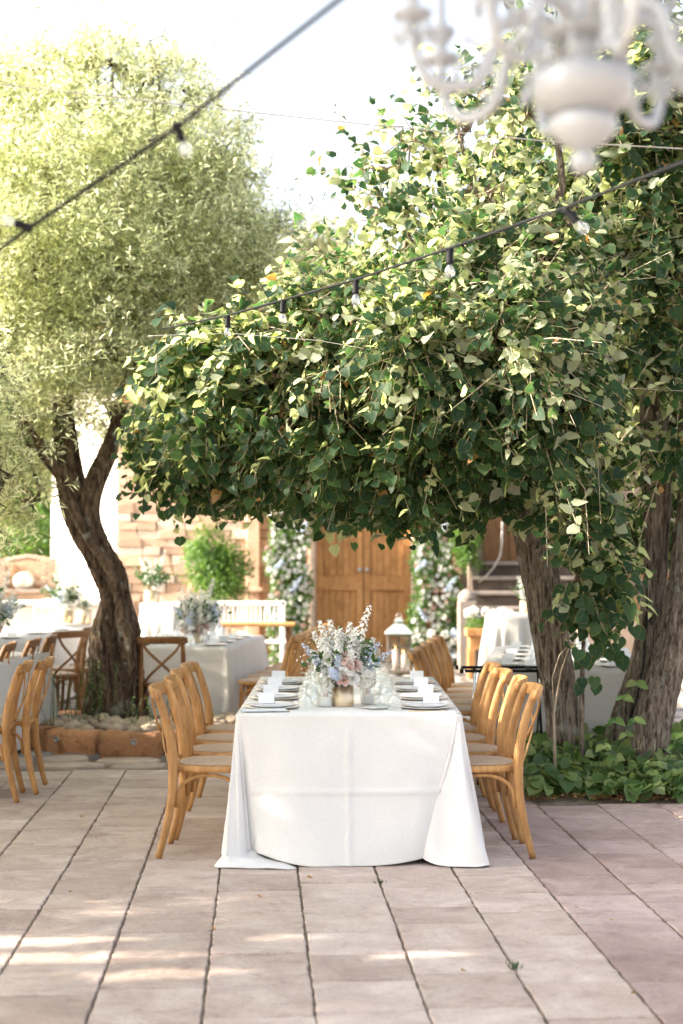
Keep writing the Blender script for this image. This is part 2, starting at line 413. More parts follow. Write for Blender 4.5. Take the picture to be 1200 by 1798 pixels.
def m_card(nt, p):
    tc = nt.nodes.new('ShaderNodeTexCoord'); sx = nt.nodes.new('ShaderNodeSeparateXYZ'); nt.links.new(tc.outputs['Object'], sx.inputs[0])
    w1 = N(nt, 'ShaderNodeTexWave', Scale=55, Distortion=6, Detail=3); w1.bands_direction = 'Z'; w1.inputs['Detail Scale'].default_value = 4
    nt.links.new(tc.outputs['Object'], w1.inputs[0])
    c = ramp(nt, w1.outputs[0], [(.02, (.52, .53, .58)), (.16, (.80, .81, .84))])
    nt.links.new(c, p.inputs['Base Color']); p.inputs['Roughness'].default_value = .8
M['paper'] = mat('card_paper', m_card)
M['card_plain'] = noisy('card_plain', (.78, .78, .80), (.83, .83, .84), 4, .8)

# ------------------------------------------------------------------ leaf clouds
LEAF_V = np.array([(0, 0, 0), (0, .5, -.06), (.02, 1.05, -.26), (-.26, -.10, .10), (-.50, .20, .20), (-.50, .52, .10), (-.26, .83, -.10),
                   (.27, -.12, .06), (.56, .20, .10), (.49, .58, .00), (.20, .86, -.16)], float)
LEAF_F = [(0, 3, 4), (0, 4, 1), (1, 4, 5), (1, 5, 6), (1, 6, 2), (0, 8, 7), (0, 1, 8), (1, 9, 8), (1, 10, 9), (1, 2, 10)]
LEAF_F = [tuple(f[::-1]) for f in LEAF_F]
LEAF_E = [.0, 0, 1, 1, 1, 1, 1, 1, 1, 1, 1]
OL_V = np.array([(0, 0, 0), (-.1, .45, .03), (0, 1, -.05), (.1, .45, .03)], float)
OL_F = [(0, 3, 2), (0, 2, 1)]
BUSH_V = np.array([(0, 0, 0), (-.24, .45, .08), (0, 1, -.08), (.24, .45, .08)], float)
PET_V = np.array([(0, 0, 0), (-.45, .55, .12), (0, 1, .02), (.45, .55, .12)], float)

def frames(nrm, axis):
    nrm = nrm / np.linalg.norm(nrm, axis=1, keepdims=True)
    axis = axis - nrm * np.sum(nrm * axis, axis=1, keepdims=True)
    axis /= (np.linalg.norm(axis, axis=1, keepdims=True) + 1e-9)
    side = np.cross(axis, nrm)
    return np.stack([side, axis, nrm], axis=2)        # columns

def cloud_mesh(name, V, F, pos, fr, scale, material, edge=None, smooth=False):
    n = len(pos); k = len(V); F = np.array(F)
    vs = np.einsum('nij,kj->nki', fr, V) * np.asarray(scale)[:, None, None] + pos[:, None, :]
    co = vs.reshape(-1, 3); fi = (F[None] + (np.arange(n) * k)[:, None, None]).reshape(-1)
    nf = n * len(F); m = F.shape[1]
    me = bpy.data.meshes.new(name); me.vertices.add(len(co)); me.vertices.foreach_set('co', co.astype(np.float32).ravel())
    me.loops.add(nf * m); me.loops.foreach_set('vertex_index', fi.astype(np.int32))
    me.polygons.add(nf); me.polygons.foreach_set('loop_start', np.arange(0, nf * m, m, dtype=np.int32))
    me.polygons.foreach_set('loop_total', np.full(nf, m, dtype=np.int32))
    if smooth: me.polygons.foreach_set('use_smooth', np.ones(nf, dtype=bool))
    me.update()
    if edge is not None:
        uvl = me.uv_layers.new(name='UVMap'); e = np.array(edge)[F.ravel()]
        uv = np.zeros((nf * m, 2), np.float32); uv[:, 0] = np.tile(e, n); uvl.data.foreach_set('uv', uv.ravel())
    me.materials.append(material)
    return me

def shell_points(rs, c, r, n, inner=.45, power=2.0):
    if n >= 40:                                    # gather into bunches with gaps between them
        k = max(5, n // 26); c = np.array(c); r = np.array(r)
        cd_ = rs.normal(size=(k, 3)); cd_ /= np.linalg.norm(cd_, axis=1, keepdims=True)
        cc = c + cd_ * r * (.55 + .4 * rs.random((k, 1)))
        w_ = rs.integers(0, k, n) if hasattr(rs, 'integers') else rs.randint(0, k, n)
        d = rs.normal(size=(n, 3)); d /= np.linalg.norm(d, axis=1, keepdims=True)
        p = cc[w_] + d * (r * .34) * (rs.random((n, 1)) ** .5) * (.7 + .6 * rs.random((k, 1)))[w_]
        o = (p - c) / r; o /= np.linalg.norm(o, axis=1, keepdims=True) + 1e-6
        return p, o * .6 + d * .4
    d = rs.normal(size=(n, 3)); d /= np.linalg.norm(d, axis=1, keepdims=True)
    t = inner + (1 - inner) * rs.random(n) ** (1 / power)
    # lumpy surface
    lump = 1 + .18 * np.sin(d[:, 0] * 5 + c[0] * 3) * np.cos(d[:, 2] * 6 + c[1]) + .12 * rs.normal(size=n)
    return np.array(c) + d * np.array(r) * (t * lump)[:, None], d

def leafy(rs, pts, outs, per, length, droop, size, spread=.5, up=.6, tipdown=.9, jitter=.45, flip=0.0):
    """leaves along short drooping twigs started at pts, growing along outs. returns pos, frames, scale, twig polylines"""
    n = len(pts); P = []; NR = []; AX = []; S = []; tw = []
    g = outs + rs.normal(size=(n, 3)) * spread + np.array([0, 0, -droop]); g /= np.linalg.norm(g, axis=1, keepdims=True)
    L = length * (.6 + .8 * rs.random(n))
    sidev = np.cross(g, rs.normal(size=(n, 3))); sidev /= np.linalg.norm(sidev, axis=1, keepdims=True)
    for j in range(per):
        t = (j + .3) / per
        q = pts + g * (L * t)[:, None] + np.array([0, 0, -1]) * (droop * .35 * L * t * t)[:, None]
        s = sidev * (1 if j % 2 else -1)
        ax = g * .55 + s * .85 + rs.normal(size=(n, 3)) * .5 + np.array([0, 0, -tipdown])
        nr = outs * .75 + np.array([0, 0, up]) + rs.normal(size=(n, 3)) * jitter
        P.append(q + s * size * .2); NR.append(nr); AX.append(ax); S.append(size * (.42 + .85 * rs.random(n)))
    tw = [(pts[i], pts[i] + g[i] * L[i] * .5 + rs.normal(size=3) * L[i] * .06 + np.array([0, 0, -droop * .09 * L[i]]), pts[i] + g[i] * L[i] + np.array([0, 0, -droop * .35 * L[i]])) for i in range(n)]
    NRc = np.concatenate(NR); fl_ = rs.random_sample(n) < flip; NRc[np.tile(fl_, per) & (rs.random_sample(len(NRc)) < .85)] *= -1      # whole sprays turn their pale undersides
    return np.concatenate(P), frames(NRc, np.concatenate(AX)), np.concatenate(S), tw

def twigs_mb(tw, r=.003, every=1):
    mb = MB()
    for a, b, c in tw[::every]: mb.tube([a, b, c], [r, r * .8, r * .4], 3, cap=False)
    return mb

def trunk(name, pts, radii, m, parent, seed=0, n=36, rings=60, ridges=7, depth=.13, twist=.0, flare=0, crack=0):
    """a swept trunk with furrows; pts world coordinates"""
    P = [Vector(p) for p in pts]
    def cr(i, t):
        p0, p1, p2, p3 = P[max(i - 1, 0)], P[i], P[min(i + 1, len(P) - 1)], P[min(i + 2, len(P) - 1)]
        return .5 * ((2 * p1) + (p2 - p0) * t + (2 * p0 - 5 * p1 + 4 * p2 - p3) * t * t + (3 * p1 - p0 - 3 * p2 + p3) * t ** 3)
    mb = MB(); vs = []; fs = []; k = len(P) - 1
    cs = [cr(min(int(i / (rings - 1) * k), k - 1), i / (rings - 1) * k - min(int(i / (rings - 1) * k), k - 1)) for i in range(rings)]
    u = None
    for i, c in enumerate(cs):
        t = (cs[min(i + 1, rings - 1)] - cs[max(i - 1, 0)]).normalized()
        if u is None: u = (Vector((0, -1, 0)) - t * t.dot(Vector((0, -1, 0)))).normalized()
        else: u = (u - t * u.dot(t)).normalized()
        v = t.cross(u); f = i / (rings - 1) * k; j = min(int(f), k - 1); e = f - j; e = e * e * (3 - 2 * e)
        r = radii[j] * (1 - e) + radii[j + 1] * e
        s = i / (rings - 1)
        for q in range(n):
            a = 2 * PI * q / n; aa = a + twist * s
            d = math.cos(aa * ridges + 3 * noise.noise(Vector((s * 3, seed, 0)))) * depth * .5
            d += depth * 1.3 * noise.noise(Vector((math.cos(aa) * 1.5, math.sin(aa) * 1.5, c.z * 1.1 + seed * 7)))
            d += depth * .55 * noise.noise(Vector((math.cos(aa) * 5, math.sin(aa) * 5, c.z * 2.4 + seed)))
            d -= depth * .5 * abs(noise.noise(Vector((math.cos(aa) * 9, math.sin(aa) * 9, c.z * 1.2 + seed))))
            if crack:
                cv = noise.noise(Vector((math.cos(aa) * 6.5 + seed, math.sin(aa) * 6.5, c.z * 1.9))); cv2 = noise.noise(Vector((math.cos(aa) * 14, math.sin(aa) * 14 + seed, c.z * 4.5)))
                d += crack * (.5 - min(1, abs(cv) * 5)) * -.6 * -1 + crack * .5 * (min(1, abs(cv2) * 4) - .5)
            if flare: d += flare * max(0, 1 - s * 7) * (.5 + .5 * math.cos(aa * 5 + seed))
            vs.append(c + (u * math.cos(a) + v * math.sin(a)) * r * (1 + d))
    for i in range(rings - 1):
        for q in range(n):
            q2 = (q + 1) % n; fs.append((i * n + q, i * n + q2, (i + 1) * n + q2, (i + 1) * n + q))
    fs.append(tuple((rings - 1) * n + q for q in range(n)))
    mb.add(vs, fs)
    return obj(name, mb, m, parent, True)

def limb_path(a, b, rs, sag=0.0, wob=.12, n=6):
    a = Vector(a); b = Vector(b); L = (b - a).length; out = []
    for i in range(n + 1):
        t = i / n; p = a.lerp(b, t) + Vector((0, 0, -sag * L * t * (1 - t)))
        if 0 < i < n: p += Vector(rs.normal(size=3) * wob * L / n)
        out.append(p)
    return out

def branches_to(starts, targets, rs, r0, r1, mb, sag=.1, wob=.5, n=5, sides=5):
    for s, t in zip(starts, targets):
        p = limb_path(s, t, rs, sag, wob, n); mb.tube(p, [r0 + (r1 - r0) * i / n for i in range(n + 1)], sides, cap=False)

# ================================================================== SETTING
g = MB(); g.add([(-260, -60, -.075), (260, -60, -.075), (260, 420, -.075), (-260, 420, -.075)], [(0, 1, 2, 3)])
tag(obj('ground', g, M['ground']), kind='structure')

# ---- terrace of long stone courses, turned a few degrees to the view
TA = R(3.32); E = Vector((math.cos(TA), math.sin(TA), 0)); D = Vector((-math.sin(TA), math.cos(TA), 0))
def ab(a, b, z=0): return E * a + D * b + Vector((0, 0, z))
bed = MB()
bed.add([(-4.6, 2.2, -.015), (4.6, 2.2, -.015), (4.6, 9.3, -.015), (1.25, 9.3, -.015), (1.25, 10.72, -.015), (-4.6, 10.72, -.015),
         (-4.6, 2.2, -.08), (4.6, 2.2, -.08), (4.6, 9.3, -.08), (1.25, 9.3, -.08), (1.25, 10.72, -.08), (-4.6, 10.72, -.08)],
        [(0, 1, 2, 3, 4, 5)] + [(i, 6 + i, 6 + (i + 1) % 6, (i + 1) % 6) for i in range(6)])
terrace = tag(obj('terrace', bed, M['mortar']), kind='structure')

def slab_mb(a0, a1, b0, b1, rr, top=.0, th=.035):
    """irregular rectangular flag: wavy outline, chamfered rim"""
    pts = []
    def side(p, q, n):
        for i in range(n):
            t = i / n
            k = .0042 if i else .003
            pts.append((p[0] + (q[0] - p[0]) * t + rr.uniform(-k, k), p[1] + (q[1] - p[1]) * t + rr.uniform(-k, k)))
    side((a0, b0), (a1, b0), 6); side((a1, b0), (a1, b1), 8); side((a1, b1), (a0, b1), 6); side((a0, b1), (a0, b0), 8)
    ca, cb = (a0 + a1) / 2, (b0 + b1) / 2; n = len(pts); tl = rr.uniform(-.004, .004); tm = rr.uniform(-.004, .004)
    vs = []
    for ring, (ins, z) in enumerate(((0, -th), (0, top - .006), (.006, top))):
        for a, b in pts:
            da, db = a - ca, b - cb; L = math.hypot(da, db)
            a2, b2 = a - da / L * ins, b - db / L * ins
            vs.append(ab(a2, b2, z + (tl * da + tm * db if ring else 0)))
    vs.append(ab(ca, cb, top + rr.uniform(-.001, .001)))
    fs = [(r * n + i, r * n + (i + 1) % n, (r + 1) * n + (i + 1) % n, (r + 1) * n + i) for r in range(2) for i in range(n)]
    fs += [(2 * n + i, 2 * n + (i + 1) % n, 3 * n) for i in range(n)]
    m = MB(); m.add(vs, fs); return m

slabs = []
rr = random.Random(11)
for kcol in range(-11, 11):
    a0 = .2 + .395 * kcol; a1 = a0 + .395
    b = 2.4 + rr.random() * .3
    while b < 11:
        L = rr.choice([.30, .34, .36, .38, .40, .42]) + rr.uniform(-.015, .015)
        ctr = ab((a0 + a1) / 2, b + L / 2)
        lim = 9.22 if ab(a1, b).x > 1.36 else 10.66
        e = b + L
        if ab(a0, e).y > lim:
            e = b + (lim - ab(a0, b).y)
        if e - b > .08 and abs(ctr.x) < 4.5:
            g_ = .0044
            slabs.append((a0 + g_, a1 - g_, b + .0088, e - .0088, ctr))
        b += L
def vis(c, m=40):
    x, y = proj(c); return -m < x < 1200 + m and y < 1798 + m * 2
near = [s for s in slabs if vis(s[4])]
near.sort(key=lambda s: s[4].y); nearset = set(id(s) for s in near[:300])
rest = {0: MB(), 1: MB()}
for s in slabs:
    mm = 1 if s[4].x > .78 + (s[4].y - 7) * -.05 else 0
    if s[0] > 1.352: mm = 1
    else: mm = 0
    sm = slab_mb(*s[:4], rr, top=rr.uniform(-.002, .002))
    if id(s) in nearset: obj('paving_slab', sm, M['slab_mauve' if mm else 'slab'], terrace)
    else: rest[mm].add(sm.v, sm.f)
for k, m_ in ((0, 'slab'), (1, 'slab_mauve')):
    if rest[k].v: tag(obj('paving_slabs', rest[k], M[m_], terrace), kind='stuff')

# grit in the wide joints of the terrace
gr = MB(); rr = random.Random(3)
for kcol in range(-8, 10):
    a = .2 + .395 * kcol
    for i in range(1500):
        b = rr.uniform(4.6, 10.5); p = ab(a + rr.gauss(0, .0045), b, -.006)
        if ab(a, b).x > 1.2 and b > 9.1: continue
        s = rr.uniform(.0015, .0045); gr.add([p + Vector((s, 0, 0)), p + Vector((-s * .5, s, 0)), p + Vector((-s * .6, -s, 0)), p + Vector((0, 0, s * .9))], [(0, 1, 3), (1, 2, 3), (2, 0, 3)])
tag(obj('joint_grit', gr, M['soil']), kind='stuff', label='crumbs of dry soil lodged in the joints between the paving slabs', cat='grit')

# ---- irregular flags between terrace and tree ring
path = MB(); path.box((-2.9, 13.3, -.068), (6.4, 5.24, .05)); pathb = tag(obj('flagstone_path', path, M['soil']), kind='structure')
def flag_mb(cx, cy, rx, ry, rr, z=.0, n=9):
    pts = []; a0 = rr.random() * 6
    for i in range(n):
        a = a0 + 2 * PI * i / n; c, s = math.cos(a), math.sin(a); k = 1 / max(abs(c), abs(s)) ** .75
        pts.append((cx + rx * c * k * rr.uniform(.86, 1.0), cy + ry * s * k * rr.uniform(.86, 1.0)))
    m = MB(); vs = [(x, y, z - .05) for x, y in pts] + [(x, y, z - .008) for x, y in pts] + [(cx + (x - cx) * .93, cy + (y - cy) * .93, z + rr.uniform(-.002, .002)) for x, y in pts] + [(cx, cy, z + .003)]
    fs = [(r * n + i, r * n + (i + 1) % n, (r + 1) * n + (i + 1) % n, (r + 1) * n + i) for r in range(2) for i in range(n)] + [(2 * n + i, 2 * n + (i + 1) % n, 3 * n) for i in range(n)]
    m.add(vs, fs); return m
rr = random.Random(5)
y = 10.8; row = 0
far = MB()
while y < 15.6:
    dy = rr.uniform(.24, .36) if y < 12 else rr.uniform(.3, .42)
    x = -5.8 + rr.random() * .3
    while x < .2:
        dx = rr.uniform(.35, .62)
        m_ = flag_mb(x + dx / 2, y + dy / 2 + rr.uniform(-.02, .02), dx / 2 * .94, dy / 2 * .93, rr, z=rr.uniform(-.012, .004))
        if y < 12.6 and vis(Vector((x + dx / 2, y, 0)), 20): obj('flagstone', m_, M['flag' if y < 11.4 else 'cobble'], pathb, True)
        else: far.add(m_.v, m_.f)
        x += dx
    y += dy
tag(obj('flagstones', far, M['cobble'], pathb), kind='stuff')

# ---- far paved yard: joined cobbles up to the building
yard = MB(); rr = random.Random(9)
y = 11.2
while y < 21.3:
    x = .3 if y < 15.7 else -5.5
    while x < 5.5:
        m_ = flag_mb(x + .2, y + .16, .19, .15, rr, z=rr.uniform(-.02, -.008), n=6)
        x += .42
        if y < 15.7 and x < .5: continue
        yard.add(m_.v, m_.f)
    y += .34
tag(obj('yard_paving', yard, M['cobble']), kind='structure')
yb = MB(); yb.box((0, 18.5, -.06), (11, 5.6, .06)); yb.box((3.05, 13.4, -.0605), (5.4, 4.4, .055))
tag(obj('yard_bed', yb, M['mortar']), kind='structure')

# ================================================================== STONE BUILDING
WY = 21.5
bld = thing('stone_building', 'sandstone building with a tall double wooden door and a white side wall', 'building', (0, WY, 0))
# core set back behind the stones (local y: + is away from camera)
core = MB()
core.box((-1.945, .25, 2.4), (2.91, .36, 4.8)); core.box((1.435, .25, 2.4), (.77, .36, 4.8)); core.box((.33, .25, 3.6), (1.44, .36, 2.4))
obj('wall_core', core, M['wallbed'], bld)
protos = []
for i in range(8):
    m_ = MB(); m_.box((0, 0, 0), (1, 1, 1), bev=.06)
    me = bpy.data.meshes.new('stone'); rr2 = random.Random(i)
    me.from_pydata([tuple(Vector(v) + Vector([rr2.uniform(-.045, .045) for _ in range(3)])) for v in m_.v], [], m_.f); me.update()
    me.materials.append(M['sandstone_pale' if i > 5 else 'sandstone']); protos.append(me)
rr = random.Random(21); z = 0; upper = MB(); cnt = 0
while z < 4.75:
    h = rr.uniform(.115, .16)
    for (x0, x1) in ((-3.4, -.49), (1.05, 1.82)):
        if z > 2.5 and x0 < 0: x1 = .33
        if z > 2.5 and x0 > 0: x0 = .33
        x = x0
        while x < x1 - .02:
            L = min(rr.uniform(.20, .46), x1 - x)
            if x1 - x - L < .12: L = x1 - x
            dy = .05 + rr.uniform(0, .032)
            if z < 2.62 and cnt < 290 and x < 1.3:
                o = bpy.data.objects.new('stone', rr.choice(protos)); col.objects.link(o); o.parent = bld
                o.location = (x + L / 2, .07 - dy, z + h / 2); o.scale = (L - .010, .12, h - .009); cnt += 1
            else: upper.box((x + L / 2, .07 - dy, z + h / 2), (L - .014, .12, h - .014), bev=.008)
            x += L
    z += h
tag(obj('stones', upper, M['sandstone'], bld), kind='stuff')
# pale door jambs and lintel
rr = random.Random(2)
for sx in (-.44, 1.10):
    z = 0
    while z < 2.36:
        h = rr.uniform(.3, .42); h = min(h, 2.45 - z); jb = MB(); jb.box((0, 0, 0), (.10, .2, h - .01), bev=.008)
        obj('jamb_stone', jb, M['sandstone_pale'], bld, loc=(sx, -.01, z + h / 2)); z += h
lt = MB(); lt.box((.33, -.02, 2.56), (1.9, .2, .22), bev=.012); obj('lintel', lt, M['sandstone_pale'], bld)
# pilaster with capped plinth
pl = MB(); pl.box((-1.33, -.07, 1.9), (.2, .12, 3.0), bev=.01); pl.box((-1.33, -.09, .2), (.3, .18, .4), bev=.012); pl.box((-1.33, -.09, 1.08), (.3, .2, .06), bev=.01); obj('pilaster', pl, M['sandstone'], bld)
cp = MB(); cp.box((-.8, .1, 4.86), (5.4, .6, .12), bev=.02); obj('coping', cp, M['sandstone_pale'], bld)
# double door: boards, rails, stiles
for s, (x0, x1) in enumerate(((-.385, .325), (.335, 1.045))):
    fr_ = MB(); zc = 1.22; hgt = 2.4
    fr_.box(((x0 + x1) / 2, .02, .12), (x1 - x0, .06, .22), bev=.006); fr_.box(((x0 + x1) / 2, .02, 1.18), (x1 - x0 - .002, .062, .22), bev=.006); fr_.box(((x0 + x1) / 2, .02, 2.32), (x1 - x0, .06, .2), bev=.006)
    fr_.box((x0 + .05, .018, zc), (.1, .07, hgt), bev=.006); fr_.box((x1 - .05, .018, zc), (.1, .07, hgt), bev=.006)
    leafo = obj('door_leaf', fr_, M['door_wood'], bld)
    n = 5; bw = (x1 - x0 - .2) / n
    for zz, hh in ((.66, .84), (1.75, .92)):
        for i in range(n):
            b_ = MB(); b_.box((x0 + .1 + bw * (i + .5), .045, zz), (bw - .006, .03, hh), bev=.003); obj('board', b_, M['door_wood'], leafo)
    hd = MB()
    hx = x1 - .05 if s == 0 else x0 + .05
    hd.lathe([(.001, -.055), (.03, -.05), (.036, -.03), (.02, -.012), (.028, 0), (.028, .01)], 14, (hx, -.02, 1.38), Matrix.Rotation(-PI / 2, 4, 'X'))
    obj('door_handle', hd, M['steel'], leafo, True)
# dark interior board behind the door
ib = MB(); ib.box((.33, .12, 1.2), (1.44, .03, 2.4)); obj('door_backing', ib, M['wood_dark'], bld)
# white rendered side wall running back to the left, sunlit
sw = MB()
p0 = Vector((-3.4, .05)); p1 = Vector((-5.35, 4.6)); dv = (p1 - p0); Ls = dv.length; an = math.atan2(dv.y, dv.x)
sw.box(((p0.x + p1.x) / 2 + .15, (p0.y + p1.y) / 2 + .1, 2.4), (Ls, .3, 4.8), rz=an, bev=.01); obj('side_wall', sw, M['stucco'], bld)
rfm = MB(); rfm.add([(-3.45, -.12, 4.9), (1.9, -.12, 4.9), (1.9, 5, 6.2), (-5.3, 5, 6.2), (-3.45, -.12, 4.98), (1.9, -.12, 4.98), (1.9, 5, 6.28), (-5.3, 5, 6.28)],
                    [(0, 1, 2, 3), (4, 5, 6, 7), (0, 1, 5, 4), (1, 2, 6, 5), (2, 3, 7, 6), (3, 0, 4, 7)]); obj('roof', rfm, M['terracotta'], bld)
bw_ = MB(); bw_.box((-1.7, 4.9, 2.8), (7.2, .25, 5.6)); bw_.box((1.86, 2.6, 2.8), (.16, 4.8, 5.2)); obj('rear_wall', bw_, M['stucco'], bld)

# ---- brown house wall on the right above the steps
hs = thing('brown_house', 'brown rendered house behind the stone steps on the right', 'building', (0, 23.0, 0))
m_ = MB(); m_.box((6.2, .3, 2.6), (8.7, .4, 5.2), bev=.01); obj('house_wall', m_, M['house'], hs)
for xx in (3.9, 6.4):
    f_ = MB(); f_.box((xx, .07, 2.5), (.9, .06, 1.2), bev=.008); f_.box((xx, .07, 1.87), (1.05, .14, .06), bev=.008); wf = obj('window', f_, M['wood_dark'], hs)
    q = MB(); q.box((xx, .035, 2.5), (.76, .012, 1.06)); obj('pane', q, M['black'], wf)
for i in range(3):
    q = MB(); q.box((2.5 + i * .42, .08, 2.6), (.40, .06, 2.2), bev=.006); obj('door_panel', q, M['wood_dark'], hs)
rf = MB(); rf.box((6.2, -.1, 5.3), (9.2, 1.4, .14), rx=R(12)); obj('roof', rf, M['terracotta'], hs)

# ---- stone steps
st = thing('stone_steps', 'wide grey stone steps climbing to a landing right of the door', 'steps', (0, 0, 0))
for i in range(7):
    z1 = .215 * (i + 1); y0 = 19.45 + .31 * i
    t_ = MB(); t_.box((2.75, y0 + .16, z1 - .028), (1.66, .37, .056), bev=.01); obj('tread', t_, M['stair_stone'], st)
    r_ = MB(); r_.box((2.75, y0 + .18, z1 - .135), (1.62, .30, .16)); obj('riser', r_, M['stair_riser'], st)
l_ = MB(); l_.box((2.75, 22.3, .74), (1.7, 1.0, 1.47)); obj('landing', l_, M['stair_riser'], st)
p_ = MB()
p_.box((1.79, 20.3, .48), (.26, .26, .96), bev=.02); p_.lathe([(.13, .96), (.135, 1.0), (.11, 1.06), (.05, 1.11), (.001, 1.12)], 16, (1.79, 20.3, 0)); obj('newel_post', p_, M['stair_stone'], st, False)
p_ = MB(); p_.box((1.99, 21.3, 1.1), (.12, .14, 2.2), bev=.012); obj('pier', p_, M['weathered'], st)
p_ = MB(); p_.tube([(2.02, 21.0, 1.2), (2.12, 20.98, 1.28), (2.24, 20.95, 1.42), (2.33, 20.95, 1.58), (2.36, 20.95, 1.75), (2.37, 20.95, 2.1)], .014, 8); obj('handrail', p_, M['steel'], st, True)
p_ = MB(); p_.tube([(1.85, 20.6, 1.0), (1.86, 20.8, 1.4), (1.9, 21.2, 2.3)], .02, 8); obj('side_rail', p_, M['weathered'], st, True)

# ---- dark wooden balustrade on a low wall seen between the trunks
bl = thing('balustrade', 'dark red wooden balustrade on a low stone wall seen between the tree trunks', 'railing', (0, 18.6, 0))
q = MB(); q.box((4.4, .1, .42), (2.6, .24, .84), bev=.012); obj('low_wall', q, M['house'], bl)
q = MB(); q.box((4.4, .08, 1.32), (2.6, .08, .06), bev=.008); q.box((4.4, .08, .9), (2.6, .06, .05), bev=.006); obj('rail', q, M['wood_dark'], bl)
for i in range(22):
    q = MB(); q.box((3.16 + i * .118, .08, 1.11), (.035, .03, .37), bev=.003); obj('baluster', q, M['wood_dark'], bl)

# ---- left: low white wall, brick barbecue
lw = thing('garden_wall', 'low white rendered garden wall glaring in the sun at the far left', 'wall', (-5.2, 19.6, 0), R(4))
q = MB(); q.box((0, 0, .45), (4.2, .26, .9), bev=.012); obj('wall_body', q, M['stucco'], lw)
q = MB(); q.box((0, 0, .94), (4.3, .34, .07), bev=.014); obj('coping', q, M['white_paint'], lw)
bq = thing('barbecue', 'brick barbecue with a round metal lid beyond the white wall', 'barbecue', (-5.35, 24, 0))
rr = random.Random(4); zz = 0; r_i = 0
q = MB(); q.box((0, .3, .5), (1.0, .5, 1.0)); q.box((-.38, .35, 1.2), (.22, .4, .5)); q.box((.4, .35, 1.2), (.22, .4, .5)); q.box((0, .5, 1.25), (.9, .1, .62)); obj('brick_core', q, M['wallbed'], bq)
while zz < 1.5:
    x = -.53 - (.1 if r_i % 2 else 0)
    while x < .5:
        L = .2; xa = max(x, -.53); xb = min(x + L, .53); cx_ = (xa + xb) / 2
        if xb - xa > .05 and (zz < .95 or abs(cx_) > .26):
            q = MB(); q.box((cx_, .09, zz + .034), (xb - xa - .01, .1, .064), bev=.004)
            obj('brick', q, M['house'], bq)
        x += L
    zz += .074; r_i += 1
q = MB(); q.box((0, .2, 1.0), (1.1, .62, .05), bev=.01); obj('shelf', q, M['stair_stone'], bq)
q = MB(); q.ball((-.02, .1, 1.16), (.19, .19, .17), 20, 12); obj('lid', q, M['steel'], bq, True)
arch = MB(); arch.tube([(-.45, .3, 1.42), (-.3, .3, 1.52), (0, .3, 1.57), (.3, .3, 1.52), (.45, .3, 1.42)], .05, 8); obj('arch', arch, M['house'], bq, True)

# ================================================================== TREE RING AND OLIVE TREE
OLB = Vector((at(208, 1258, 12.5).x, 12.5, .16))
ring = thing('tree_planter', 'curved planter of rough orange blocks filled with pale rocks round the olive trunk', 'planter', (0, 0, 0))
def block(pts_in, pts_out, h, seed):
    """curved kerb block between two edge polylines (list of xy)"""
    rr = random.Random(seed); n = len(pts_in); H = 5; vs = []
    secs = []
    for i in range(n):
        a = Vector(pts_out[i]); b = Vector(pts_in[i]); sec = []
        for (t, z) in ((0, -.03), (0, h * .35), (0, h * .75), (.05, h * .96), (.2, h), (.6, h), (.92, h * .97), (1, h * .8), (1, -.03)):
            p = a.lerp(b, t); sec.append(Vector((p.x, p.y, z)) + Vector((rr.uniform(-.014, .014), rr.uniform(-.018, .018), rr.uniform(-.012, .012))))
        secs.append(sec)
    k = len(secs[0]); m = MB(); m.add([v for s in secs for v in s], [(i * k + j, (i + 1) * k + j, (i + 1) * k + j + 1, i * k + j + 1) for i in range(n - 1) for j in range(k - 1)] + [tuple(range(k)), tuple((n - 1) * k + j for j in range(k))[::-1]])
    return m
RC = Vector((-1.72, 12.45)); 
def ringpt(a, r): return (RC.x + math.cos(a) * r * 1.06, RC.y + math.sin(a) * r)
angs = [R(x) for x in (-165, -133, -104, -73, -42, -8, 30, 70, 110, 150, 195)]
for i in range(len(angs) - 1):
    a0, a1 = angs[i] + .018, angs[i + 1] - .018; n = 9
    li = [ringpt(a0 + (a1 - a0) * j / (n - 1), .80) for j in range(n)]; lo = [ringpt(a0 + (a1 - a0) * j / (n - 1), 1.0) for j in range(n)]
    bo = obj('border_block', block(li, lo, .175, i), M['kerbstone'], ring, True)
    if i in (1, 2):
        am = a0 + (a1 - a0) * (.3 if i == 1 else .55); p = ringpt(am, 1.005)
        q = MB(); Mx = Matrix.Rotation(am - PI / 2 + PI, 4, 'Z') @ Matrix.Rotation(PI / 2, 4, 'X')
        Mx = Matrix.Rotation(am + PI / 2, 4, 'Z') @ Matrix.Rotation(PI / 2, 4, 'X')
        q.lathe([(.001, .002), (.016, .004), (.018, .012), (.025, .014), (.027, .006), (.027, -.02)], 18, (p[0], p[1], .105), Mx)
        obj('spotlight', q, M['steel'], bo, True)
q = MB(); n = 28; q.add([(RC.x, RC.y, .16)] + [(*ringpt(2 * PI * i / n, .9), .13) for i in range(n)], [(0, 1 + i, 1 + (i + 1) % n) for i in range(n)]); obj('soil', q, M['soil'], ring)
rr = random.Random(8); rockm = []
for i in range(5):
    q = MB(); q.ball((0, 0, 0), 1, 10, 7); vs = [Vector(v) * (1 + .55 * noise.noise(Vector(v) * 1.5 + Vector((i * 9, 0, 0)))) for v in q.v]
    me = bpy.data.meshes.new('rock'); me.from_pydata([tuple(v) for v in vs], [], q.f); me.update(); finish(me, M['rock'], True); rockm.append(me)
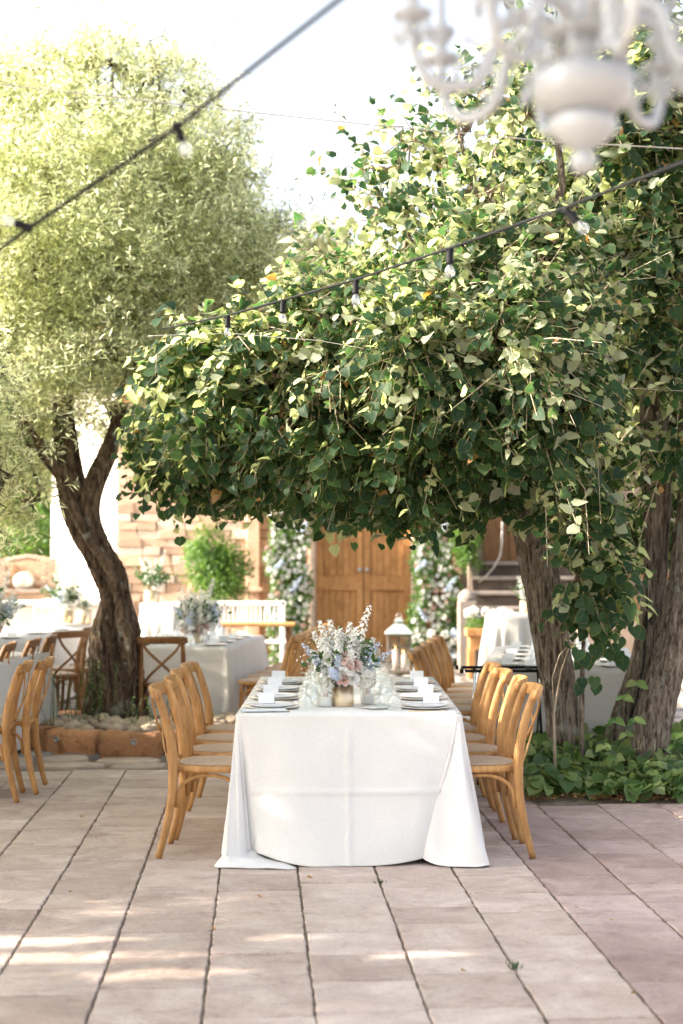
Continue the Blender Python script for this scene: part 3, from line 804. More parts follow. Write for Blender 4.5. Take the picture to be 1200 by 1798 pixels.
for i in range(230):
    a = R(rr.uniform(-178, 20)); r = rr.uniform(.36, .84); p = ringpt(a, r); s = rr.uniform(.018, .06)
    o = bpy.data.objects.new('rock', rr.choice(rockm)); col.objects.link(o); o.parent = ring
    o.location = (p[0], p[1], .15 + s * .35 + (.84 - r) * .06); o.scale = (s * rr.uniform(.9, 1.4), s, s * rr.uniform(.6, .85)); o.rotation_euler = (rr.uniform(-.3, .3), rr.uniform(-.3, .3), rr.uniform(0, 6))

GAPS = [(-1.35, 5.95, 0, .10, .30), (-1.0, 5.72, 0, .10, .30), (-.68, 5.5, 0, .08, .2), (-.25, 6.0, 0, .07, .12), (.32, 5.75, 0, .08, .14), (.60, 7.62, .72, .12, .10), (-.35, 7.45, .30, .05, .055), (-1.9, 4.95, 0, .10, .2)]  # chosen sun patch spots; foliage on their rays to the sun is removed
def olive_tree(label, base, limbs, lobes, dens, seed, group=None, sprig=.2, leaf=.068):
    rs = np.random.RandomState(seed)
    t = thing('olive_tree', label, 'tree', base, 0, group)
    ends = []
    for i, (pts, rad, kw) in enumerate(limbs):
        trunk('trunk' if i == 0 else 'limb', [Vector(p) - Vector(base) for p in pts], rad, M['bark_olive'], t, seed + i, **kw); ends.append(Vector(pts[-1]) - Vector(base)); ends.append(Vector(pts[-2]) - Vector(base))
    P = []; O = []; bm_ = MB()
    for c, r, wgt in lobes:
        c = np.array(c) - np.array(base); n = int(dens * wgt * (r[0] * r[1] + r[1] * r[2] + r[0] * r[2]))
        p, d = shell_points(rs, c, r, n, .35, 1.8); P.append(p); O.append(d)
        near = min(ends, key=lambda e: (e - Vector(c)).length)
        branches_to([near], [c], rs, .034, .012, bm_, .1, .3, 6, 6)
        idx = rs.choice(n, min(n, 14), replace=False)
        branches_to([Vector(c)] * len(idx), [p[k] for k in idx], rs, .014, .004, bm_, .12, .7, 4, 4)
    obj('branches', bm_, M['bark_olive'], t, True)
    P = np.concatenate(P); O = np.concatenate(O)
    O2 = O * .8 + np.array([0, 0, .45])
    pos, fr, s, tw = leafy(rs, P, O2, 16, sprig, .25, leaf, spread=.45, up=.35, tipdown=-.25, jitter=.7, flip=.35)
    # longer feathery sprays breaking the outline
    k_ = rs.choice(len(P), len(P) // 6, replace=False)
    pos2, fr2, s2, tw2 = leafy(rs, P[k_], O2[k_] + [0, 0, .3], 34, sprig * 3.1, .25, leaf, spread=.3, up=.35, tipdown=-.3, jitter=.7, flip=.35)
    pos = np.concatenate([pos, pos2]); fr = np.concatenate([fr, fr2]); s = np.concatenate([s, s2]); tw = tw + tw2
    keep = np.ones(len(pos), bool); wp_ = pos + np.array(base)
    for gx, gy, gz, ry_, rz_ in GAPS:                                # leaves cut away along sun rays to place chosen sun patches
        t_ = (gx - wp_[:, 0]) / -SUN_DIR.x; q_ = wp_ - (np.array([gx, gy, gz]) + t_[:, None] * np.array(SUN_DIR))
        keep &= ~((t_ > 1.2) & ((q_[:, 1] / ry_) ** 2 + (q_[:, 2] / rz_) ** 2 < 1))
    pos, fr, s = pos[keep], fr[keep], s[keep]
    link('foliage', cloud_mesh('olive_foliage', OL_V, OL_F, pos, fr, s, M['olive_leaf']), t)['kind'] = 'stuff'
    tag(obj('twigs', twigs_mb(tw, .0025, 3), M['twig'], t), kind='stuff')
    return t

def W(px, py, Y, dy=0): v = at(px, py, Y); return (v.x, v.y + dy, v.z)
oy = 12.5
limbs = [
    ([W(209, 1268, oy), W(206, 1190, oy), W(203, 1115, oy), W(204, 1050, oy), W(190, 1005, oy), W(163, 955, oy), W(140, 905, oy), W(122, 850, oy, .05), W(112, 780, oy, .1), W(106, 700, oy, .15), W(112, 620, oy, .1)],
     [.22, .185, .19, .125, .135, .13, .12, .10, .088, .075, .05], dict(n=110, rings=200, crack=.07, ridges=5, depth=.36, twist=2.4, flare=.3)),
    ([W(128, 872, oy, .05), W(110, 830, oy), W(82, 795, oy, -.1), W(58, 760, oy, -.2), W(30, 700, oy, -.3)], [.085, .085, .065, .05, .035], dict(n=24, rings=34, depth=.15)),
    ([W(176, 965, oy), W(158, 905, oy), W(166, 850, oy), W(182, 805, oy, .1), W(200, 740, oy, .2), W(215, 660, oy, .2)], [.085, .088, .09, .085, .06, .04], dict(n=30, rings=44, depth=.2)),
]
def lobe(px, py, Y, rx, rz, ry=None, wgt=1): return (W(px, py, Y), (rx, ry or (rx + rz) / 2, rz), wgt)
OL = [lobe(60, 480, 12.2, .75, .7), lobe(190, 470, 12.3, .75, .75), lobe(300, 500, 12.8, .6, .7), lobe(90, 300, 12.6, .8, .75), lobe(240, 310, 12.8, .8, .75), lobe(360, 400, 13, .6, .6, wgt=.9),
      lobe(400, 500, 13.2, .5, .55, wgt=.9), lobe(150, 180, 13, .65, .55, wgt=.8), lobe(270, 190, 13, .45, .5, wgt=.6), lobe(30, 210, 12.8, .6, .5, wgt=.8), lobe(360, 270, 13.2, .42, .45, wgt=.5),
      lobe(430, 380, 13.4, .38, .5, wgt=.6), lobe(-60, 400, 12.6, .9, 1.0), lobe(-120, 620, 12.4, .8, .9), lobe(30, 640, 12.0, .6, .55), lobe(150, 620, 12.1, .6, .5), lobe(260, 620, 12.6, .55, .5),
      lobe(10, 800, 12.5, .45, .6), lobe(60, 880, 12.9, .4, .3, wgt=.8), lobe(210, 730, 13.2, .5, .4, wgt=.8), lobe(60, 740, 13.4, .6, .5), lobe(170, 120, 13, .3, .35, wgt=.5), lobe(150, 400, 13.9, 1.0, 1.0, wgt=.8),
      lobe(450, 470, 13.3, .42, .45, wgt=.8), lobe(460, 560, 13.2, .4, .36, wgt=.8), lobe(380, 600, 13.0, .5, .4), lobe(420, 300, 13.4, .3, .4, wgt=.45), lobe(500, 510, 13.7, .32, .3, wgt=.7), lobe(480, 400, 13.6, .25, .35, wgt=.5), lobe(200, 110, 13, .30, .24, wgt=.9), lobe(80, 130, 13, .34, .26, wgt=.9), lobe(10, 140, 13, .35, .3, wgt=.8), lobe(280, 110, 13, .22, .3, wgt=.3), lobe(330, 170, 13.1, .25, .32, wgt=.35)]
olive = olive_tree('big gnarled olive tree with a leaning forked trunk rising from the rock planter', (OLB.x, OLB.y, .1), limbs, OL, 520, 3)

# leafy weeds round the olive foot
def weed(label, c, n, h, seed, mat_='ivy_leaf', group=None, name='weed', lsz=.022, lean=.1, spread=.16):
    rs = np.random.RandomState(seed); t = thing(name, label, 'plant', c, 0, group); tw = []; P = []; A = []; NN = []; S = []
    st_ = MB()
    for i in range(n):
        b = rs.normal(size=3) * spread; b[2] = 0; hh = h * rs.uniform(.5, 1); l = rs.normal(size=3) * lean; l[2] = 0
        st_.tube([b, b + l * .4 + [0, 0, hh * .5], b + l + [0, 0, hh]], .0022, 4, cap=False)
        for k in range(max(1, int(hh / .03))):
            q = (k + 1) * .03 / hh; p = b + l * q + np.array([0, 0, hh * q]); a = rs.normal(size=3); a[2] = .3
            P.append(p); A.append(a); NN.append([rs.normal() * .4, rs.normal() * .4 - .3, 1]); S.append(lsz * rs.uniform(.7, 1.4))
    link('leaves', cloud_mesh('weed_leaves', BUSH_V, OL_F, np.array(P), frames(np.array(NN), np.array(A)), S, M[mat_]), t)['kind'] = 'stuff'
    obj('stems', st_, M['green_leaf'], t); return t
weed('tall thin weeds growing left of the olive foot among the rocks', (at(140, 1265, 12.2).x, 12.2, .15), 26, .62, 1)
weed('thin weeds growing right of the olive foot', (at(262, 1265, 12.1).x, 12.1, .15), 16, .30, 2)

# other olives: the first hangs into view, the rest are added unseen sun blockers
def side_olive(label, bx, by, seed, sc_=1.0, dens=260, low=1.6):
    rs = np.random.RandomState(seed); b = Vector((bx, by, -.05))
    l = [([b, b + Vector((.05, .1, .8)), b + Vector((-.1, 0, 1.5)), b + Vector((.1, .1, 2.3))], [.2, .16, .15, .08], dict(n=24, rings=30, depth=.2, flare=.2)),
         ([b + Vector((-.05, 0, 1.3)), b + Vector((.4, -.1, 1.9)), b + Vector((.9, -.2, 2.6))], [.09, .07, .04], dict(n=16, rings=16, depth=.2)),
         ([b + Vector((-.05, 0, 1.4)), b + Vector((-.5, .2, 2.0)), b + Vector((-1.0, .3, 2.7))], [.09, .07, .04], dict(n=16, rings=16, depth=.2))]
    lob = []
    for i in range(9):
        a = i * 2.4; rr_ = 1.25 * sc_ * (.35 + .65 * (i / 9) ** .5)
        lob.append(((bx + math.cos(a) * rr_, by + math.sin(a) * rr_, low + 1.0 + (1.6 * sc_ * rs.random())), (.85 * sc_, .85 * sc_, .8 * sc_), 1))
    return l, lob
l, lob = side_olive('', -4.7, 9.6, 5, 1.08, low=1.0)
lob += [lobe(-5, 850, 9.2, .16, .30, .3, wgt=.6), lobe(-30, 640, 9.2, .22, .30, .4, wgt=.6), lobe(-120, 700, 9.2, .5, .6)]
olive_tree('olive tree past the left edge with grey green twigs hanging into view', (-4.7, 9.6, 0), l, lob, 340, 5)
l, lob = side_olive('', -5.0, 6.6, 6, 1.1, low=.9)
olive_tree('unseen olive tree added left of the terrace to shade paving and main table', (-5.0, 6.6, 0), l, lob, 380, 6)  # out of view, added to keep the sun off terrace and table
l, lob = side_olive('', -7.6, 8.4, 16, 1.25, low=1.3)
olive_tree('unseen olive tree added in a second row to thicken the terrace shade', (-7.6, 8.4, 0), l, lob, 260, 16)  # out of view, added to close leaks of sun onto the paving

l, lob = side_olive('', -6.7, 13.2, 15, 1.1, low=1.5)
olive_tree('unseen olive tree added at far left to shade the lower big olive', (-6.7, 13.2, 0), l, lob, 230, 15)  # out of view, added to shade the lower half of the big olive
l, lob = side_olive('', -5.2, 3.1, 8, 1.4, low=1.5)
lob += [((-5.2, 1.7, 5.3), (1.0, 1.0, .9), 1), ((-4.7, 2.4, 4.9), (.9, .9, .9), 1), ((-5.3, 4.4, 2.6), (.9, .9, .8), 1), ((-5.3, 5.1, 3.2), (.9, .9, .9), 1), ((-5.2, 3.9, 3.6), (.9, .9, .8), 1), ((-5.6, 4.6, 1.9), (.8, .9, .6), 1)]  # extra lobes set where sun would reach the chandelier and front paving
olive_tree('unseen taller olive tree added left of the camera to shade chandelier and paving', (-5.2, 3.1, 0), l, lob, 300, 8)  # out of view, added as a shade tree for chandelier and foreground

# ================================================================== LIME TREES (right)
rs = np.random.RandomState(12)
ty = 9.95
lime = thing('lime_tree', 'spreading lime tree with a leaning left trunk and low dark canopy over the tables', 'tree', (1.55, ty, 0))
LB = Vector((1.55, ty, 0))
def L_(px, py, Y): return Vector(at(px, py, Y)) - LB
trunk('trunk', [L_(1004, 1400, ty), L_(993, 1310, ty), L_(986, 1230, ty), L_(972, 1150, ty), L_(960, 1060, ty), L_(940, 975, ty), L_(922, 905, ty), L_(900, 820, ty), L_(880, 720, 9.9), L_(860, 600, 9.8), L_(850, 440, 9.8), L_(870, 260, 9.9)],
      [.17, .115, .118, .118, .124, .122, .11, .10, .08, .06, .045, .03], M['bark_lime'], lime, 1, n=120, rings=190, ridges=11, depth=.09, flare=.25, crack=.07)
lobes_l = []
def LL(px, py, Y, rx, rz, ry=None, wgt=1.0, deep=False):
    kind = 0
    if py > 690 and px < 900: kind = 1; Y += .45; py -= 8
    elif 480 < py <= 690 and 380 < px < 900: Y -= .12
    if py < 610: kind = 2
    if py < 610 and py >= 400: wgt *= .85
    if px >= 900 and py > 790: kind = 3; px += 16
    if 770 < py < 890: py -= 42
    elif py >= 890 and deep: py -= 62
    if px < 320: px += 28
    if py < 400: wgt *= .40
    lobes_l.append((np.array(at(px, py, Y)) - np.array(LB), (rx, ry or (rx + rz) / 2 * 1.1, rz), wgt, kind))
LL(285, 800, 9.7, .30, .26); LL(300, 690, 9.6, .30, .28); LL(300, 610, 9.7, .26, .20, wgt=.8)
LL(390, 810, 9.5, .34, .30); LL(400, 700, 9.3, .38, .36); LL(400, 615, 9.3, .28, .22, wgt=.9)
LL(500, 820, 9.3, .40, .34); LL(510, 700, 9.0, .42, .40); LL(500, 600, 9.2, .34, .28, wgt=.8)
LL(620, 840, 9.1, .42, .36); LL(620, 710, 8.8, .45, .42); LL(610, 590, 9.2, .36, .30, wgt=.8); LL(560, 540, 9.6, .26, .14, wgt=.45)
LL(740, 830, 9.0, .42, .36); LL(740, 700, 8.6, .45, .45); LL(740, 580, 8.9, .40, .34)
LL(850, 840, 9.0, .34, .26); LL(860, 720, 8.6, .42, .40); LL(870, 590, 8.7, .42, .36); LL(960, 660, 9.0, .34, .30, wgt=.8)
LL(680, 480, 9.2, .30, .26, wgt=.7); LL(800, 470, 9.0, .36, .30, wgt=.8); LL(930, 480, 8.9, .36, .34, wgt=.9); LL(1010, 560, 8.9, .22, .16, wgt=.9)
LL(670, 370, 9.4, .26, .26, wgt=.5); LL(770, 360, 9.3, .32, .30, wgt=.6); LL(880, 360, 9.2, .34, .32, wgt=.75); LL(1000, 380, 9.2, .32, .34, wgt=.8)
LL(640, 290, 9.5, .12, .15, wgt=.6); LL(720, 250, 9.5, .24, .22, wgt=.5); LL(820, 230, 9.5, .30, .26, wgt=.6); LL(930, 200, 9.5, .30, .30, wgt=.7)
LL(900, 70, 9.6, .14, .26, wgt=.35); LL(980, 90, 9.6, .20, .26, wgt=.45)
LL(960, 830, 9.0, .26, .26, wgt=.8); LL(1000, 900, 9.1, .20, .16, wgt=.8); LL(930, 760, 8.9, .28, .20, wgt=.8)
LL(1030, 950, 9.3, .15, .17, wgt=.8); LL(1000, 1020, 9.35, .10, .16, wgt=.8); LL(1055, 1020, 9.3, .12, .12, wgt=.7); LL(1030, 1075, 9.35, .07, .09, wgt=.7)
LL(640, 900, 9.6, .9, .10, .8, wgt=.5, deep=True); LL(420, 850, 9.9, .7, .16, .5, wgt=.7, deep=True); LL(700, 780, 9.9, .8, .5, .5, wgt=.8, deep=True); LL(500, 760, 10.0, .7, .4, .4, wgt=.7, deep=True); LL(850, 650, 9.8, .6, .6, .5, wgt=.6, deep=True)

def lime_crown(root, base, lobes, mainlimbs, seed, dens, leafsz, n_parts, per=8, matn='lime_leaf'):
    rs = np.random.RandomState(seed); bm_ = MB(); G = {0: ([], []), 1: ([], []), 2: ([], []), 3: ([], [])}
    for c, r, wgt, kind in lobes:
        kind = int(kind); n = int(dens * wgt * (r[0] * r[1] + r[1] * r[2] + r[0] * r[2])) + 3
        if kind == 1: n = int(n * 1.75)
        if kind == 2: n = int(n * 1.25)
        p, d = shell_points(rs, c, r, n, .3, 2.2); G[kind][0].append(p); G[kind][1].append(d)
        s = min(mainlimbs, key=lambda e: (Vector(e) - Vector(c)).length)
        branches_to([s], [c], rs, .020, .009, bm_, -.05, .4, 6, 6)
        idx = rs.choice(n, min(n, 18), replace=False)
        branches_to([Vector(c)] * len(idx), [p[k] for k in idx], rs, .007, .0025, bm_, .05, .5, 4, 4)
    obj('branches', bm_, M['twig'], root, True)
    A = []; tw = []
    for kind, (P, O) in G.items():
        if not P: continue
        P = np.concatenate(P); O = np.concatenate(O)
        if kind == 1:      # level tiers of leaves seen from beside and below
            a = leafy(rs, P, O * .35 + [0, -.38, -.02], per + 1, .25, .5, leafsz * .88, spread=.5, up=.75, tipdown=.7, jitter=.24, flip=.0)
        elif kind == 2:    # loose sunlit top
            a = leafy(rs, P, O + [0, -.15, .1], per - 1, .34, .3, leafsz * .78, spread=.55, up=.5, tipdown=.4, jitter=.65, flip=.55)
        else:
            a = leafy(rs, P, O + [0, -.2, .1], per, .28 if kind == 0 else .2, .7, leafsz, spread=.5, up=.8, tipdown=.6, jitter=.42, flip=.2)
        A.append(a[:3]); tw += a[3]
        if kind == 3: continue
        # free shoots that break the outline
        k_ = rs.choice(len(P), len(P) // (9 if kind != 1 else 22), replace=False)
        a = leafy(rs, P[k_], O[k_] + [0, -.1, .1 if kind != 2 else .3], 13, .52 if kind != 1 else .3, .75 if kind != 2 else .2, leafsz * .85, spread=.35, up=.8, tipdown=.5, jitter=.5, flip=.32 if kind != 1 else .03)
        A.append(a[:3]); tw += a[3]
    pos = np.concatenate([a[0] for a in A]); fr = np.concatenate([a[1] for a in A]); s = np.concatenate([a[2] for a in A])
    if n_parts:
        wp = pos + np.array(base); dist = np.linalg.norm(wp - np.array([0, 0, CAMZ]), axis=1)
        vx = 600 + FP * wp[:, 0] / wp[:, 1]; face = np.abs(fr[:, 1, 2])
        score = dist - face * .5 - s * 6 + np.where((vx < 5) | (vx > 1195), 50, 0)
        vy = 975 - FP * (wp[:, 2] - CAMZ) / wp[:, 1]; score += np.where((vy < 5), 50, 0)
        cell = {}; order = np.argsort(score); pick = []      # spread the single leaves over the crown
        for i in order:
            k = (int(vx[i] // 34), int(vy[i] // 34))
            if cell.get(k, 0) < 1: cell[k] = 1; pick.append(i)
            if len(pick) >= n_parts: break
        pick = np.array(pick)
        lm = leaf_single(M[matn])
        for i in pick:
            o = bpy.data.objects.new('leaf', lm); col.objects.link(o); o.parent = root
            o.matrix_local = Matrix([[fr[i][a][b] * s[i] for b in range(3)] + [pos[i][a]] for a in range(3)] + [[0, 0, 0, 1]])
        keep = np.ones(len(pos), bool); keep[pick] = False; pos, fr, s = pos[keep], fr[keep], s[keep]
    # three leaf forms: flat, cupped, curled
    w_ = rs.random_sample(len(pos)); V2 = LEAF_V.copy(); V2[:, 0] *= .82; V2[:, 2] = V2[:, 2] * 2.0; V3 = LEAF_V.copy(); V3[:, 2] = V3[:, 2] * .3 + .25 * V3[:, 0] * V3[:, 1]; V3[:, 1] *= .9
    for nm, V, lo, hi, mt in (('foliage', LEAF_V, 0, .4, matn), ('foliage', V2, .4, .7, matn), ('foliage', V3, .7, .9955, matn), ('dry_leaves', V2, .9955, 1.01, 'dry_leaf')):
        q = (w_ >= lo) & (w_ < hi)
        link(nm, cloud_mesh('lime_foliage', V, LEAF_F, pos[q], fr[q], s[q], M[mt], LEAF_E, True), root)['kind'] = 'stuff'
    tag(obj('twigs', twigs_mb(tw, .0034, 1), M['twig_pale'], root), kind='stuff')

def leaf_single(m):
    lm = bpy.data.meshes.new('leaf'); lm.from_pydata([tuple(v) for v in LEAF_V], [], LEAF_F); lm.update()
    uvl = lm.uv_layers.new(name='UVMap')
    for lp in lm.loops: uvl.data[lp.index].uv = (LEAF_E[lp.vertex_index], 0)
    return finish(lm, m, True)

mlb = MB(); ends = []
for pts, r0, r1 in (
        ([(905, 850, 9.95), (820, 800, 9.6), (700, 775, 9.5), (560, 790, 9.6), (440, 710, 9.4), (330, 700, 9.6)], .07, .015),
        ([(880, 720, 9.9), (780, 640, 9.5), (640, 660, 9.0), (560, 665, 8.9), (450, 650, 9.2)], .045, .01),
        ([(865, 640, 9.8), (800, 520, 9.4), (720, 420, 9.4), (680, 300, 9.5)], .04, .008),
        ([(855, 540, 9.8), (850, 400, 9.3), (820, 300, 9.4), (800, 200, 9.5)], .035, .008),
        ([(860, 600, 9.8), (960, 470, 9.4), (990, 330, 9.4), (960, 150, 9.5), (920, 20, 9.6)], .045, .008),
        ([(900, 800, 9.9), (880, 720, 9.2), (860, 650, 8.8), (800, 640, 8.6)], .03, .01),
        ([(925, 880, 9.9), (980, 900, 9.3), (1010, 960, 9.3), (1012, 1050, 9.35)], .02, .006)):
    pp = [Vector(at(*p)) - LB for p in pts]; n = len(pp); sm = []
    for i in range(n - 1):
        for t in (0, .33, .66): sm.append(pp[i].lerp(pp[i + 1], t) + Vector(rs.normal(size=3) * .018))
    sm.append(pp[-1]); k = len(sm); mlb.tube(sm, [r0 + (r1 - r0) * i / (k - 1) for i in range(k)], 8); ends += sm[3:]
obj('limbs', mlb, M['bark_lime'], lime, True)
lime_crown(lime, LB, lobes_l, ends, 31, 500, .081, 300)

# second tree: two stems fused at the foot, darker crown behind
ly = 10.0
lime2 = thing('lime_tree', 'twin stemmed lime tree at the right edge rising from the ivy bed', 'tree', (2.1, ly, 0)); LB2 = Vector((2.1, ly, 0))
def K_(px, py, Y): return Vector(at(px, py, Y)) - LB2
trunk('trunk', [K_(1070, 1400, 10.15), K_(1082, 1310, 10.15), K_(1103, 1238, 10.15), K_(1128, 1160, 10.1), K_(1147, 1067, 10.1), K_(1153, 973, 10.1), K_(1153, 880, 10.1), K_(1150, 760, 10.1), K_(1146, 640, 10.1), K_(1152, 500, 10.1), K_(1165, 380, 10.1), K_(1150, 200, 10.1), K_(1130, 20, 10.1), K_(1120, -120, 10.1)],
      [.14, .09, .09, .085, .088, .088, .098, .10, .10, .095, .08, .07, .06, .05], M['bark_lime'], lime2, 4, n=110, rings=200, ridges=9, depth=.09, flare=.2, crack=.07)
trunk('stem', [K_(1128, 1420, 9.8), K_(1138, 1330, 9.8), K_(1155, 1240, 9.8), K_(1176, 1160, 9.82), K_(1194, 1067, 9.85), K_(1206, 973, 9.9), K_(1214, 860, 9.95), K_(1216, 700, 10.0), K_(1212, 500, 10.0), K_(1200, 360, 9.9), K_(1182, 250, 9.8), K_(1170, 150, 9.8)],
      [.18, .13, .12, .115, .105, .10, .09, .09, .09, .075, .065, .05], M['bark_lime'], lime2, 9, n=120, rings=200, ridges=11, depth=.10, flare=.25, crack=.07)
cb = MB(); cb.tube([K_(1137, 990, 9.99), K_(1136, 1080, 9.99), K_(1130, 1170, 9.98), K_(1118, 1230, 9.97), K_(1105, 1265, 9.96)], .006, 6); obj('cable', cb, M['black'], lime2, True)
lobes_2 = []
def L2(px, py, Y, rx, rz, ry=None, wgt=1.0, deep=False): lobes_2.append((np.array(at(px, py, Y)) - np.array(LB2), (rx, ry or (rx + rz) / 2, rz), wgt, deep))
L2(1120, 60, 10.6, .5, .45, wgt=.8); L2(1220, 150, 10.4, .5, .5); L2(1090, 200, 10.6, .45, .45, wgt=.8); L2(1200, 320, 10.5, .5, .45, wgt=.8); L2(1080, 360, 10.6, .45, .4)
L2(1180, 480, 10.4, .45, .4); L2(1080, 520, 10.6, .42, .36); L2(1220, 620, 10.4, .4, .4, wgt=.8); L2(1060, 660, 10.8, .40, .34, wgt=.7); L2(1100, 780, 10.9, .36, .3, wgt=.6); L2(1200, 790, 9.6, .26, .14, wgt=.7)
L2(1220, 850, 10.6, .3, .3, wgt=.6); L2(1020, 820, 11.0, .3, .3, wgt=.5); L2(1160, 900, 10.9, .3, .2, wgt=.5); L2(1300, 400, 10.4, .6, 1.0); L2(1080, 640, 11.6, .7, .9, wgt=.45); L2(960, 420, 10.9, .7, .9, wgt=.5); L2(1180, 400, 11.4, .8, 1.0, wgt=.5)
L2(1150, 450, 9.6, .3, .3); L2(1190, 300, 9.5, .3, .25); L2(1180, 140, 9.6, .36, .3); L2(1090, 270, 9.6, .3, .3, wgt=.8); L2(1100, 120, 9.7, .3, .26, wgt=.7); L2(1130, 600, 9.7, .2, .2, wgt=.7); L2(1210, 560, 9.6, .25, .3, wgt=.8)
e2 = [K_(1146, 640, 10.1), K_(1152, 500, 10.1), K_(1150, 200, 10.1), K_(1130, 20, 10.1), K_(1212, 500, 10.0), K_(1182, 250, 9.8), K_(1153, 800, 10.1)]
lime_crown(lime2, LB2, lobes_2, e2, 77, 400, .079, 60)

# thin sapling stem and ivy bed
sap = thing('sapling', 'thin upright sapling with hanging heart leaves between the two lime trunks', 'plant', (at(1022, 1340, 9.7).x, 9.7, 0)); SB = Vector(sap.location)
q = MB(); q.tube([Vector(at(1024, 1400, 9.7)) - SB, Vector(at(1022, 1300, 9.7)) - SB, Vector(at(1022, 1200, 9.7)) - SB, Vector(at(1026, 1100, 9.65)) - SB, Vector(at(1030, 1000, 9.6)) - SB], [.02, .018, .017, .014, .008], 10); obj('stem', q, M['bark_lime'], sap, True)
q = MB()
q.tube([Vector(at(975, 1350, 9.5)) - SB, Vector(at(973, 1250, 9.5)) - SB, Vector(at(985, 1180, 9.5)) - SB, Vector(at(1005, 1120, 9.45)) - SB], [.012, .008, .005, .003], 6)
q.tube([Vector(at(973, 1250, 9.5)) - SB, Vector(at(970, 1190, 9.45)) - SB, Vector(at(983, 1150, 9.4)) - SB, Vector(at(1005, 1125, 9.4)) - SB, Vector(at(1010, 1080, 9.3)) - SB], [.005, .004, .004, .003, .002], 5); obj('shoots', q, M['twig_pale'], sap, True)
pts = []; 
for px, py in ((1030, 1160), (1045, 1180), (1015, 1150), (1040, 1130), (1025, 1195), (1060, 1150), (1050, 1105), (1075, 1120), (1090, 1140), (1065, 1095), (1035, 1085), (1085, 1080), (1110, 1090), (1060, 1060), (1005, 1090), (1020, 1060)):
    for j in range(2): pts.append(np.array(at(px + rs.normal() * 8, py + rs.normal() * 8, 9.35 + rs.normal() * .06)) - np.array(SB))
pts = np.array(pts); nr = np.tile([0, -1, .5], (len(pts), 1)) + rs.normal(size=(len(pts), 3)) * .3; ax = np.tile([.1, -.3, -1], (len(pts), 1)) + rs.normal(size=(len(pts), 3)) * .35
lm = bpy.data.meshes.new('leaf'); lm.from_pydata([tuple(v) for v in LEAF_V], [], LEAF_F); uvl = lm.uv_layers.new(name='UVMap')
for lp in lm.loops: uvl.data[lp.index].uv = (LEAF_E[lp.vertex_index], 0)
finish(lm, M['lime_leaf'], True); fr = frames(nr, ax)
for i in range(len(pts)):
    o = bpy.data.objects.new('leaf', lm); col.objects.link(o); o.parent = sap; s = rs.uniform(.07, .1)
    o.matrix_local = Matrix([[fr[i][a][b] * s for b in range(3)] + [pts[i][a]] for a in range(3)] + [[0, 0, 0, 1]])

bedm = MB(); nb = 26
xs = np.linspace(1.16, 4.4, nb); vs = []
for i, x in enumerate(xs):
    for j, yv in enumerate(np.linspace(9.24 + (.12 if i == 0 else 0), 10.9, 10)):
        vs.append((x, yv + .03 * math.sin(x * 9), -.02 + .05 * min(1, j / 2) + .015 * noise.noise(Vector((x * 3, yv * 3, 0)))))
bedm.add(vs, [(i * 10 + j, (i + 1) * 10 + j, (i + 1) * 10 + j + 1, i * 10 + j + 1) for i in range(nb - 1) for j in range(9)])
tag(obj('planting_bed', bedm, M['soil'], smooth=True), kind='structure')
# ground ivy
n = 3000; X = rs.uniform(1.2, 4.0, n); Yv = 9.3 + .06 * np.sin(X * 5.3) + .04 * np.sin(X * 13) + rs.random(n) ** 1.2 * 1.5
hmax = .07 + .22 * np.clip((Yv - 9.25) / .5, 0, 1); Z = .03 + rs.random(n) ** .6 * hmax + .03 * np.sin(X * 7) * np.cos(Yv * 6)
pos = np.stack([X, Yv, Z], 1); nr = np.tile([0, -.35, 1.0], (n, 1)) + rs.normal(size=(n, 3)) * .5; ax = np.tile([0, -1, -.1], (n, 1)) + rs.normal(size=(n, 3)) * .8
o = link('ground_ivy', cloud_mesh('ground_ivy', LEAF_V, LEAF_F, pos, frames(nr, ax), rs.uniform(.04, .105, n), M['ivy_leaf'], LEAF_E, True))
tag(o, 'dense pale edged ivy covering the bed below the lime trunks', 'ivy', kind='stuff')
# dry litter at the bed edge
n = 900; X = rs.uniform(1.15, 3.2, n); Yv = 9.25 + np.abs(rs.normal(size=n)) * .12; pos = np.stack([X, Yv + .03 * np.sin(X * 9), .02 + .02 * rs.random(n)], 1)
o = link('leaf_litter', cloud_mesh('leaf_litter', BUSH_V, OL_F, pos, frames(np.tile([0, 0, 1.], (n, 1)) + rs.normal(size=(n, 3)) * .5, rs.normal(size=(n, 3))), rs.uniform(.012, .035, n), M['dry_leaf']))
tag(o, 'brown dry leaf litter along the front edge of the ivy bed', 'litter', kind='stuff')
# climbing shoots between the trunks
def shoot(label, path, seed, group=None):
    rs = np.random.RandomState(seed); pp = [Vector(at(*p)) for p in path]; b = Vector((pp[0].x, pp[0].y, 0)); t = thing('ivy_shoot', label, 'plant', b, 0, group)
    q = MB(); q.tube([p - b for p in pp], .003, 5, cap=False); obj('stem', q, M['green_leaf'], t)
    for i, p in enumerate(pp[1:]):
        for s in (-1, 1):
            o = bpy.data.objects.new('leaf', ivm); col.objects.link(o); o.parent = t; sz = rs.uniform(.055, .085)
            f = frames(np.array([[rs.normal() * .2, -.45, 1]]), np.array([[s, -.5 + rs.normal() * .3, -.1]]))[0]
            q_ = p - b; o.matrix_local = Matrix([[f[a][c] * sz for c in range(3)] + [q_[a]] for a in range(3)] + [[0, 0, 0, 1]])
ivm = bpy.data.meshes.new('leaf'); ivm.from_pydata([tuple(v) for v in LEAF_V], [], LEAF_F); uvl = ivm.uv_layers.new(name='UVMap')
for lp in ivm.loops: uvl.data[lp.index].uv = (LEAF_E[lp.vertex_index], 0)
finish(ivm, M['ivy_leaf'], True)
